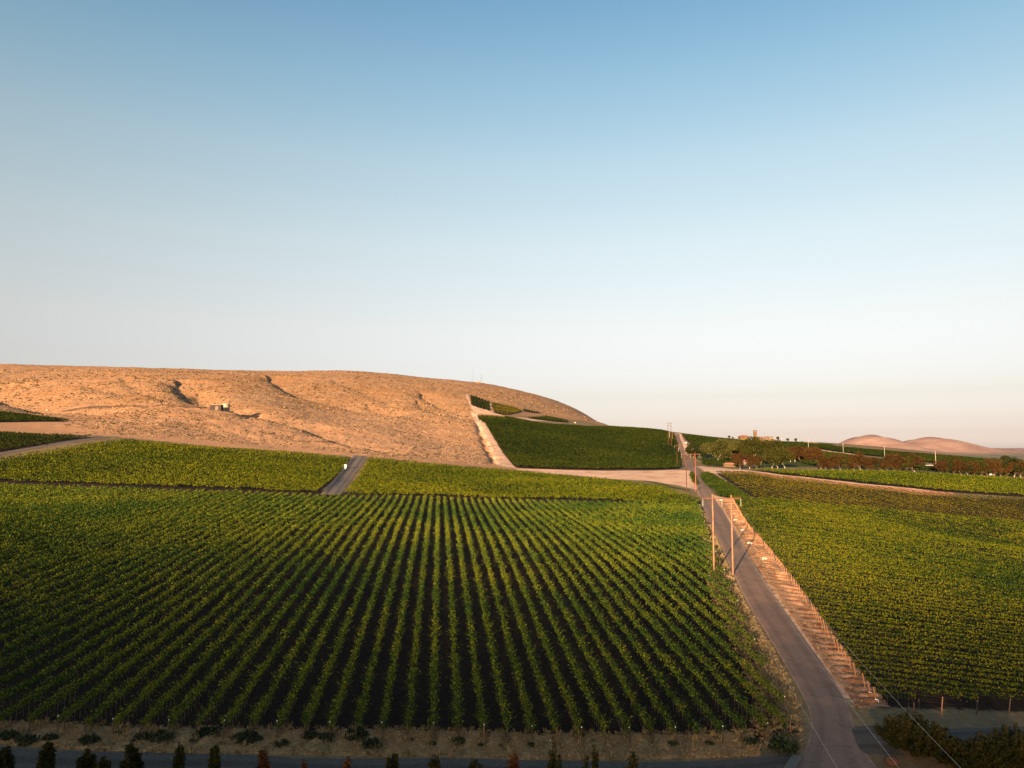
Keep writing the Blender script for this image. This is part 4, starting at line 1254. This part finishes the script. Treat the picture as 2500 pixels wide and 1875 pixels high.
# ---------------------------------------------------------------- trees
def crown_mesh(name, w, h, zb, n, leaf, mat, seed, lobes=9, droop=0.0, conic=0.0, hollow=.35, d_=None):
    """leaf clumps gathered round several centres: uneven outline with gaps"""
    r_ = np.random.default_rng(seed)
    L = r_.normal(size=(lobes, 3)); L /= np.linalg.norm(L, axis=1)[:, None]
    L *= r_.uniform(0.35, 0.72, lobes)[:, None]
    rad = r_.uniform(0.26, 0.46, lobes)
    pick = r_.integers(0, lobes, n)
    d = r_.normal(size=(n, 3)); d /= np.linalg.norm(d, axis=1)[:, None]
    c = L[pick] + d * (rad[pick] * r_.uniform(hollow, 1.0, n) ** .6)[:, None]
    c[:, 2] = np.clip(c[:, 2], -1, 1)
    if conic: c[:, :2] *= (1 - conic * (c[:, 2] + 1) / 2)[:, None]
    if droop: c[:, 2] -= droop * (np.hypot(c[:, 0], c[:, 1]) ** 2)
    c = c * np.array([w / 2, (d_ or w) / 2, h / 2]) * 1.08
    c[:, 2] += zb + h / 2
    c[:, 2] = np.maximum(c[:, 2], zb * .55)
    return leaf_mesh(name, quads(c, leaf * r_.uniform(.6, 1.3, n), r_), mat), L * np.array([w / 2, (d_ or w) / 2, h / 2]) + np.array([0, 0, zb + h / 2])

def trunk_mb(h, r, L, seed, forks=6, split=1):
    r_ = random.Random(seed)
    m = MB()
    tops = []
    for k in range(split):
        dx = (k - (split - 1) / 2) * r * 5
        m.tube([(dx * .2, 0, -.3), (dx * .5 + r_.uniform(-.1, .1), 0, h * .5), (dx + r_.uniform(-.2, .2), r_.uniform(-.2, .2), h)], [r * 1.2, r * .95, r * .7], 7)
        tops.append((dx, 0, h))
    for k in range(min(forks, len(L))):
        q = L[k]; t = tops[k % split]
        mid = ((t[0] + q[0]) * .5 + r_.uniform(-.3, .3), (t[1] + q[1]) * .5, t[2] * .45 + q[2] * .55 - .2)
        m.tube([(t[0], t[1], t[2] - .4), mid, tuple(q)], [r * .6, r * .38, r * .12], 5)
    return m

def make_tree(name, w, h, zb, n, leaf, mat, bark, seed, tr=.22, label='', cat='tree', group=None, split=1, pale=0, **kw):
    me, L = crown_mesh('crown', w, h - zb, zb, n, leaf, mat, seed, **kw)
    root = empty(name)
    link(bpy.data.objects.new('crown', me), root)
    t = trunk_mb(max(zb * 1.15, 1.0), tr, L, seed, split=split).build('trunk', bark, root, True)
    if pale:
        MB().tube([(0, 0, -.2), (0, 0, pale)], [tr * 1.24, tr * 1.12], 8).build('whitewash', M['bark_pale'], root, True)
    if label: tag(root, label, cat, group)
    return root
def dup(root, loc, rz, sc_=(1, 1, 1), label=None, group=None):
    r2 = root.copy(); COL.objects.link(r2); r2.location = loc; r2.rotation_euler = (0, 0, rz); r2.scale = sc_
    if label: r2['label'] = label
    if group: r2['group'] = group
    for ch in list(root.children):
        c = ch.copy(); COL.objects.link(c); c.parent = r2
    return r2

# the long tree line of the right middle distance
GT = 'whitewashed trees of the long tree line'
lab_line = 'rust coloured tree with a whitewashed trunk in the long tree line'
protos = [make_tree('avenue_tree', 10.6, 10.6, 0.9, 3800, .22, M['tree_red'], M['bark'], 60 + i, .15, lab_line, 'tree', GT, pale=1.5, lobes=14) for i in range(4)]
used = set()
def place(i, u, v, k, label=None, group=None, kz=1.0, mat=None, rz=None):
    global protos
    p = P3(u, v)
    rr0 = rs.uniform(0, 6) if rz is None else rz
    if i not in used and mat is None:
        used.add(i); o = protos[i]; o.location = p; o.rotation_euler = (0, 0, rr0); o.scale = (k, k, k * kz)
        if label: o['label'] = label
    else:
        o = dup(protos[i], p, rr0, (k, k, k * kz), label, group)
        if mat:
            for c in o.children:
                if c.name.startswith('crown'):
                    c.data = c.data.copy(); c.data.materials[0] = mat
    return o
line1 = [498, 542, 600, 660, 717, 773, 832, 892, 946, 1003, 1062, 1121, 1162, 1224, 1286]
line2 = [1508, 1568, 1626, 1682, 1737, 1793, 1850, 1905, 1962, 2017, 2072, 2131, 2185]
def vline(x): return float(np.interp(x, [88, 542, 1286, 1508, 1850, 2185], [500, 515, 537, 548, 565, 580]))
for j, x in enumerate(line1 + line2):
    k = rs.uniform(.78, 1.08)
    if x in (1224, 1286): k = 1.12
    lb = None
    if x == 498: lb = 'orange rust tree starting the long tree line at its left end'
    if x == 2185: lb = 'last tree of the long line, at the right edge'
    if x == 1286: lb = 'tall rust tree just left of the gap in the tree line'
    if x == 1508: lb = 'rust tree just right of the gap in the tree line'
    alt = M['tree_green'] if j in (4, 13, 21) else (M['tree_dark'] if j in (9, 16, 19, 24, 26) else None)
    if alt and not lb: lb = {4: 'olive tree fifth in the long tree line', 13: 'olive tree near the gap, among the rust trees of the long line', 21: 'olive tree in the right half of the long tree line', 9: 'dark green tree in the middle of the long tree line', 16: 'dark green tree second right of the gap in the tree line', 19: 'dark green tree between rust trees right of the gap', 24: 'dark tree before the broad dark tree, in the long line', 26: 'dark tree next but one to the right edge, in the long line'}[j]
    place(j % 4, 1860 + x / 3.456, 1000.5 + vline(x) / 3.456, k, lb, None, rs.uniform(.86, 1.18), alt)
for u, v, k, lb in ((1807, 1146, .98, 'rust tree with a white trunk standing free in front of the farmhouse, leftmost of three'), (1830, 1145, .8, 'rust tree before the pink roof, middle of the three in front of the farmhouse'), (1848, 1145, .78, 'rust tree right of the pink roof, beside the dark conifers')):
    place(1, u, v, k, lb, 'trees in front of the farmhouse')
for u, v, k, lb in ((1885, 1146, 1.15, 'olive green tree left of the group of three before the tree line'), (1899, 1146, 1.2, 'olive green tree in the middle of the group of three'), (1916, 1146, 1.2, 'brownish green tree right in the group of three')):
    place(2, u, v, k, lb, 'three green trees left of the tree line', 1.05, M['tree_green'])
for j, (u, v) in enumerate(((1930, 1128), (1941, 1128), (1955, 1129), (1968, 1130), (1980, 1131), (1991, 1131))):
    place(j % 4, u, v, 1.15, ('dark rust tree with the rounded top, left end of the rear clump', 'dark rust tree second in the rear clump behind the three green trees', 'dark rust tree third in the rear clump', 'dark rust tree fourth in the rear clump', 'dark rust tree fifth in the rear clump', 'dark rust tree at the right end of the rear clump')[j], 'rear clump of rust trees')
T_ = make_tree('big_tree', 14, 12.5, 2, 5200, .28, M['tree_dark'], M['bark'], 81, .5, 'broad dark tree rising above the right end of the tree line', 'tree', lobes=14)
T_.location = P3(2452, 1158)
dup(T_, P3(2492, 1160), 2, (.85, .85, .86), 'dark tree at the right edge, behind the tree line')
for u, v, k, lb in ((2400, 1150, .5, 'low dark tree behind the brown roofed shed'), (2415, 1150, .42, 'small dark tree left of the broad dark tree')):
    dup(T_, P3(u, v), 1.3 * k * 4, (k, k, k), lb)
# trees round the farmhouse
T_ = make_tree('dark_tree', 12.5, 13, .5, 5200, .28, M['tree_dark'], M['bark'], 82, .35, 'dark brown tree nearest the far road, left of the willow', 'tree', lobes=12)
T_.location = P3(1695, 1118)
dup(T_, P3(1680, 1112), 1, (.65, .65, .55), 'low dark shrub tree at the far road edge')
dup(T_, P3(1712, 1120), 2.2, (.8, .8, .7), 'dark tree under the left side of the willow')
T_ = make_tree('willow', 29, 17.5, .3, 30000, .28, M['tree_willow'], M['bark_pale'], 83, .35, 'broad pale green willow with a forked white trunk by the farmhouse', 'tree', split=2, lobes=22, droop=.25)
T_.location = P3(1755, 1124)
dup(T_, P3(1792, 1112), 2, (.75, .75, .85), 'yellow green willow behind and right of the broad one')
T_ = make_tree('olive_tree', 18, 20, 1, 12000, .3, M['tree_green'], M['bark'], 84, .45, 'tall olive green tree below the bell tower', 'tree', lobes=16)
T_.location = P3(1842, 1119)
dup(T_, P3(1822, 1117), 2.4, (.8, .8, .85), 'olive green tree left of the tallest one, over the pink roof')
dup(T_, P3(1880, 1122), 4, (.95, .95, .9), 'yellowish tree behind the three green trees, left')
dup(T_, P3(1902, 1124), 5, (.9, .9, .9), 'yellowish tree behind the three green trees, right')
dup(T_, P3(1866, 1128), 1, (.6, .6, .6), 'low green tree right of the dark conifers')
T_ = make_tree('conifer', 5.5, 12, .5, 3000, .24, M['tree_dark'], M['bark'], 85, .25, 'dark conifer right of the farmhouse', 'conifer', lobes=12, conic=.6)
T_.location = P3(1858, 1135)
dup(T_, P3(1866, 1134), 1, (.9, .9, .95), 'dark conifer second from the farmhouse')
dup(T_, P3(1797, 1112), 2, (.8, .8, .8), 'blackish conifer between the two willows')
# skyline trees
T_ = make_tree('round_tree', 5.2, 6.6, 1.6, 1300, .2, M['tree_green'], M['bark'], 86, .18, 'round green tree largest on the skyline right of the tower', 'tree', lobes=10, conic=.3)
T_.location = P3(1899, 1078.5, 0, 500)
for u, v, k, lb in ((1874, 1072, .85, 'round tree at the end of the winery roof'), (1923, 1081, .85, 'round skyline tree second right of the winery'), (1943, 1083, 1.0, 'wide skyline tree third right of the winery'), (1959, 1084, .5, 'tiny dark skyline tree before the curved track'),
                    (1780, 1073, .75, 'dark skyline bush left of the winery'), (1789, 1074, .6, 'low dark skyline bush beside the other one')):
    dup(T_, P3(u, v, 0, 500), k * 7, (k, k, k), lb)

# ---------------------------------------------------------------- buildings
def place_d(u, v, d):
    s_, T = ray(u, v); x = s_ * d
    return Vector((x, d, zat(x, d)))
# winery: bell tower, ochre hall, long low wing
p = place_d(1844, 1075, 880); zt = ztop(1844, 1050, 880)
root = empty('bell_tower', p)
h = zt - p.z
MB().box((0, 0, -1), (3.0, 3.0, h + 1 - 1.6)).build('wall', M['ochre'], root)
m = MB()
for sx in (-1.2, 1.2):
    for sy in (-1.2, 1.2): m.box((sx, sy, h - 1.6), (.6, .6, 1.3))
m.build('belfry', M['ochre'], root)
MB().box((0, 0, h - .3), (3.3, 3.3, .35)).build('roof', M['roof_grey'], root)
MB().box((0, 1.22, h - 1.55), (1.7, .1, 1.2)).build('opening', M['glass_ins'], root)
tag(root, 'slim ochre bell tower on the skyline', 'tower')
def building(name, u, v, d, size, wall, roof, label, hip=False, rz=0.0, win=3, over=.5, rh=1.6):
    p = place_d(u, v, d)
    root = empty(name, p, rz)
    w_, dp, h_ = size
    MB().box((0, 0, -1), (w_, dp, h_ + 1)).build('wall', M[wall], root)
    if hip:
        m = MB(); a, b_ = w_ / 2 + over, dp / 2 + over; c = max(a - b_, .3)
        m.add([(-a, -b_, h_ + .01), (a, -b_, h_ + .01), (a, b_, h_ + .01), (-a, b_, h_ + .01), (-c, 0, h_ + rh), (c, 0, h_ + rh)], [(0, 1, 5, 4), (1, 2, 5), (2, 3, 4, 5), (3, 0, 4), (3, 2, 1, 0)])
        m.build('roof', M[roof], root)
    else:
        MB().box((0, 0, h_ + .005), (w_ + over * 2, dp + over * 2, .3)).build('roof', M[roof], root)
    for k in range(win):
        x = -w_ / 2 + w_ * (k + .5) / win
        wd = MB().box((x, -dp / 2 - .03, h_ * .4), (w_ / win * .4, .06, h_ * .35)).build('window', M['glass'], root)
        MB().box((x, -dp / 2 - .08, h_ * .4 - .14), (w_ / win * .5, .12, .12)).build('sill', M['cream'], wd)
    return tag(root, label, 'building')
building('winery_hall', 1816, 1077, 850, (10, 8, 3.6), 'ochre', 'roof_red', 'low ochre hall left of the bell tower', True, 0.1, 2)
building('winery_wing', 1868, 1079, 860, (15, 8, 4.2), 'plaster', 'roof_grey', 'long pink winery wing with a flat overhanging roof right of the tower', False, 0.1, 4, 1.2)
building('winery_annex', 1884, 1081, 850, (5.5, 5, 2.8), 'plaster', 'cream', 'small pink annex with a pale roof at the end of the winery wing', False, -.2, 1)
building('farmhouse', 1828, 1126, 500, (8.0, 8, 3.1), 'cream', 'roof_red', 'farmhouse with a pink hipped roof half hidden by trees', True, 0.35, 3, .8, 2.6)
building('sunlit_patch_block', 1780, 1126, 492, (7, 3, 1.6), 'ochre', 'roof_red', 'low ochre block standing in for sunlit patches left of the farmhouse, under the trees', True, -.1, 3, .4, 1.0)  # block put in for the sunlit yellow patches under the trees
building('field_shed', 2410, 1150, 455, (5.5, 4, 2.4), 'dark_wall', 'roof_red', 'shed with a brown roof left of the broad dark tree', True, 0, 1, .4, .9)
building('long_shed', 2278, 1146, 462, (5.6, 4, 3.0), 'dark_wall', 'white_plastic', 'dark long shed with a white roof seen in the gap of the tree line', False, 0, 2, .3)
p = place_d(2420, 1146, 448)
root = empty('gas_tank', p)
MB().tube([(-1.4, 0, 1.2), (-1.15, 0, 1.2), (1.15, 0, 1.2), (1.4, 0, 1.2)], [.3, .65, .65, .3], 12).build('vessel', M['white_plastic'], root, True)
for sx in (-.8, .8): MB().box((sx, 0, 0), (.2, .8, .6)).build('foot', M['concrete'], root)
tag(root, 'white gas tank beside the brown roofed shed', 'gas tank')
# entrance wall, gate frame and sign by the far road
p = P3(1686, 1107)
root = empty('entrance_wall', p)
MB().box((0, 0, -.3), (2.0, .5, 3.2)).build('pillar', M['white_plastic'], root)
MB().box((-2.4, -.2, -.3), (3.0, .4, 1.4)).build('wing', M['white_plastic'], root)
MB().box((0, 0, 2.905), (2.3, .8, .25)).build('cap', M['white_plastic'], root)
tag(root, 'white masonry entrance pillar beside the far road', 'entrance pillar')
p = P3(1699, 1117)
root = empty('gate_frame', p)
for sx in (-1.9, 1.9): MB().tube([(sx, 0, -.2), (sx, 0, 2.7)], .1, 6).build('post', M['cream'], root)
MB().tube([(-1.9, 0, 2.7), (1.9, 0, 2.7)], .09, 6).build('crossbar', M['cream'], root)
tag(root, 'pale pipe gate frame between the road bend and the dark trees', 'gate frame')
p = P3(1675, 1083)
root = empty('road_sign', p); root.scale = (.5, .5, .6)
MB().box((0, 0, .9), (3.0, .12, 1.3)).build('panel', M['white_plastic'], root)
for sx in (-1.3, 1.3): MB().tube([(sx, .12, -.2), (sx, .12, 2.3)], .07, 5).build('post', M['cream'], root)
tag(root, 'white sign board right of the far steep road', 'sign')
for u, v, d, lb in ((1404, 1033, 45, 'tiny white tank at the top of the wide dark vineyard'), (115, 1003, 45, 'small pale pump box under the hill at the left edge')):
    p = P3(u, v, 0, d)
    root = empty('pump_box', p)
    MB().box((0, 0, -.3), (2.0, 1.6, 1.5)).build('body', M['tank'], root)
    MB().box((0, 0, 1.205), (2.2, 1.8, .14)).build('lid', M['tank'], root)
    tag(root, lb, 'pump box')

# ---------------------------------------------------------------- shrubs along the bottom edge
def shrub(u, vtop, hw, mat, seed, d, label, kind='column', n=2600):
    s_, T = ray(u, vtop); x = s_ * d
    z0 = zat(x, d); h = ZC + T * d - z0
    w_ = hw * 2 / F * d * 1.05
    r_ = np.random.default_rng(seed)
    root = empty('garden_shrub', (x, d, z0))
    n_st = 26 if kind == 'column' else 10
    V = []; m = MB()
    for k in range(n_st):
        a = r_.uniform(0, 2 * math.pi); rr = w_ / 2 * math.sqrt(r_.uniform(0, 1))
        hk = h * (1 - (.30 if hw > 18 else .2) * (rr / (w_ / 2)) ** 2) * r_.uniform(.76, 1.06)
        bx, by = rr * math.cos(a) * .45, rr * math.sin(a) * .45
        tx, ty = rr * math.cos(a), rr * math.sin(a)
        m.tube([(bx, by, -.1), (tx, ty, hk * .5), (tx * .9, ty * .9, hk * .97)], [.035, .025, .01], 4)
        q = r_.uniform(0, 1, n // n_st) ** .55
        c = np.stack([bx + (tx - bx) * np.minimum(q * 2, 1) + r_.normal(0, .09, len(q)), by + (ty - by) * np.minimum(q * 2, 1) + r_.normal(0, .09, len(q)), q * hk], -1)
        V.append(quads(c, r_.uniform(.05, .10, len(q)), r_))
    link(bpy.data.objects.new('foliage', leaf_mesh('foliage', np.concatenate(V), mat)), root)
    m.build('stem', M['bark'], root)
    return tag(root, label, 'shrub', 'shrubs along the bottom edge')
SH = [(5, 1813, 22, 'shrub', 'dark ragged shrub in the lower left corner'), (115, 1800, 16, 'shrub', 'tall dark columnar shrub, second from the left'), (215, 1820, 17, 'shrub', 'dark shrub with brown twigs, third from the left'), (255, 1846, 12, 'shrub', 'small upright shrub right against the third one'),
      (325, 1808, 23, 'shrub', 'broad dark double topped shrub, fourth clump from the left'), (438, 1811, 9, 'tree_green', 'thin green shrub, left one of a slim pair'), (525, 1820, 9, 'tree_green', 'thin green shrub, right one of a slim pair'), (643, 1834, 20, 'shrub_rust', 'brown twiggy shrub right of the slim pair'),
      (743, 1858, 10, 'shrub_rust', 'little brown shrub only its tip showing'), (847, 1853, 9, 'shrub_rust', 'small bright red shrub at the bottom edge'), (955, 1838, 25, 'shrub', 'dark conical shrub with a reddish top'), (1060, 1845, 14, 'shrub', 'slim pointed shrub right of the reddish topped one'),
      (1163, 1840, 22, 'shrub', 'dark blunt shrub left of the red pointed one'), (1255, 1846, 16, 'shrub_rust', 'pointed red shrub near the bottom centre'), (1355, 1825, 27, 'shrub', 'large round dark shrub, left one of two'), (1445, 1828, 25, 'shrub', 'large round dark shrub, right one of two'), (1545, 1837, 15, 'shrub', 'last narrow dark shrub before the road junction')]
for i, (u, v, hw, mt, lb) in enumerate(SH):
    shrub(u, v, hw, M[mt], 200 + i, 60.5, lb, n=int(3000 + hw * 330))

def big_bush(u, v, r, h, seed, label, mat, n=26000, ns=110):
    p = P3(u, v)
    r_ = np.random.default_rng(seed)
    root = empty('big_bush', p)
    V = []; m = MB()
    for k in range(ns):
        a = r_.uniform(0, 2 * math.pi); t = math.sqrt(r_.uniform(0.02, 1))
        hk = h * (1.0 - .45 * t * t) * r_.uniform(.75, 1.05)
        tx, ty = r * t * math.cos(a), r * t * math.sin(a)
        P = np.array([(tx * .12, ty * .12, 0), (tx * .6, ty * .6, hk * .45), (tx, ty, hk)])
        m.tube([tuple(q) for q in P], [.05, .03, .008], 4)
        q = r_.uniform(.3, 1.0, n // ns) ** .8
        c = np.where((q < .5)[:, None], P[0] + (P[1] - P[0]) * (q * 2)[:, None], P[1] + (P[2] - P[1]) * (q * 2 - 1)[:, None])
        c = c + r_.normal(0, .10, c.shape)
        c[:, 2] = np.maximum(c[:, 2], .05)
        V.append(quads(c, r_.uniform(.05, .10, len(q)), r_))
    link(bpy.data.objects.new('foliage', leaf_mesh('foliage', np.concatenate(V), mat)), root)
    m.build('stem', M['post_grey'], root)
    return tag(root, label, 'bush', 'big bushes at the lower right')
big_bush(2232, 1845, 3.6, 4.0, 301, 'largest spiky bush beside the road junction, above the boulder', M['shrub'])
big_bush(2340, 1875, 2.4, 2.6, 302, 'lower spiky bush right of the largest one', M['shrub'], 14000, 60)
big_bush(2415, 1895, 2.2, 4.0, 303, 'upright bush left of the one in the corner', M['shrub'], 16000, 60)
big_bush(2492, 1895, 2.6, 4.8, 304, 'tall bush in the lower right corner', M['shrub'], 20000, 80)

# unseen ridge added behind the camera: its soft-edged shadow darkens the near slope
def shade_ridge():
    ca, sa = math.cos(R(SUN_AZ)), math.sin(R(SUN_AZ))
    p = np.linspace(-3200, 3200, 240)               # along the ridge
    q = np.array([-1500, -900, -450, -200, -80, 0, 80, 200, 450, 900, 1500])   # across it
    L = 2500.0
    top = 6.0 + (L - 92.7 + 92.7) * math.tan(R(SUN_EL))
    crest = top + RIDGE_UP + np.interp(p, [-3200, -300, -130, -60, 0, 60, 130, 3200], [-60, 8, 5, 1.5, 0, 0, 1, -40]) + 1.5 * vnoise(p / 22.0, p * 0, 51) + 0.8 * vnoise(p / 9.0, p * 0, 52)
    prof = np.exp(-(np.abs(q) / 650.0) ** 1.6)
    s0 = 92.7 - L
    P, Q = np.meshgrid(p, q, indexing='ij')
    Zr = 10 + (crest[:, None] - 10) * prof[None, :] + 6 * vnoise(P / 90.0, Q / 90.0, 53) * (np.abs(Q) > 100) - 60 * (np.abs(Q) > 1400)
    X = P * ca + (s0 + Q) * sa; Y = -P * sa + (s0 + Q) * ca
    n, m = P.shape
    i = np.arange(n - 1)[:, None] * m + np.arange(m - 1)[None]
    f = np.stack([i, i + m, i + m + 1, i + 1], -1).reshape(-1, 4)
    mt = simple('shade_ridge_grass', [(0.3, (0.14, 0.09, 0.045)), (0.7, (0.24, 0.165, 0.09))], 0.02, 0.95)
    o = link(bpy.data.objects.new('hills', mesh_np('hills', np.stack([X, Y, Zr], -1).reshape(-1, 3), f, mt, True)))
    return tag(o, kind='structure')
RIDGE_UP = 3.6
shade_ridge()
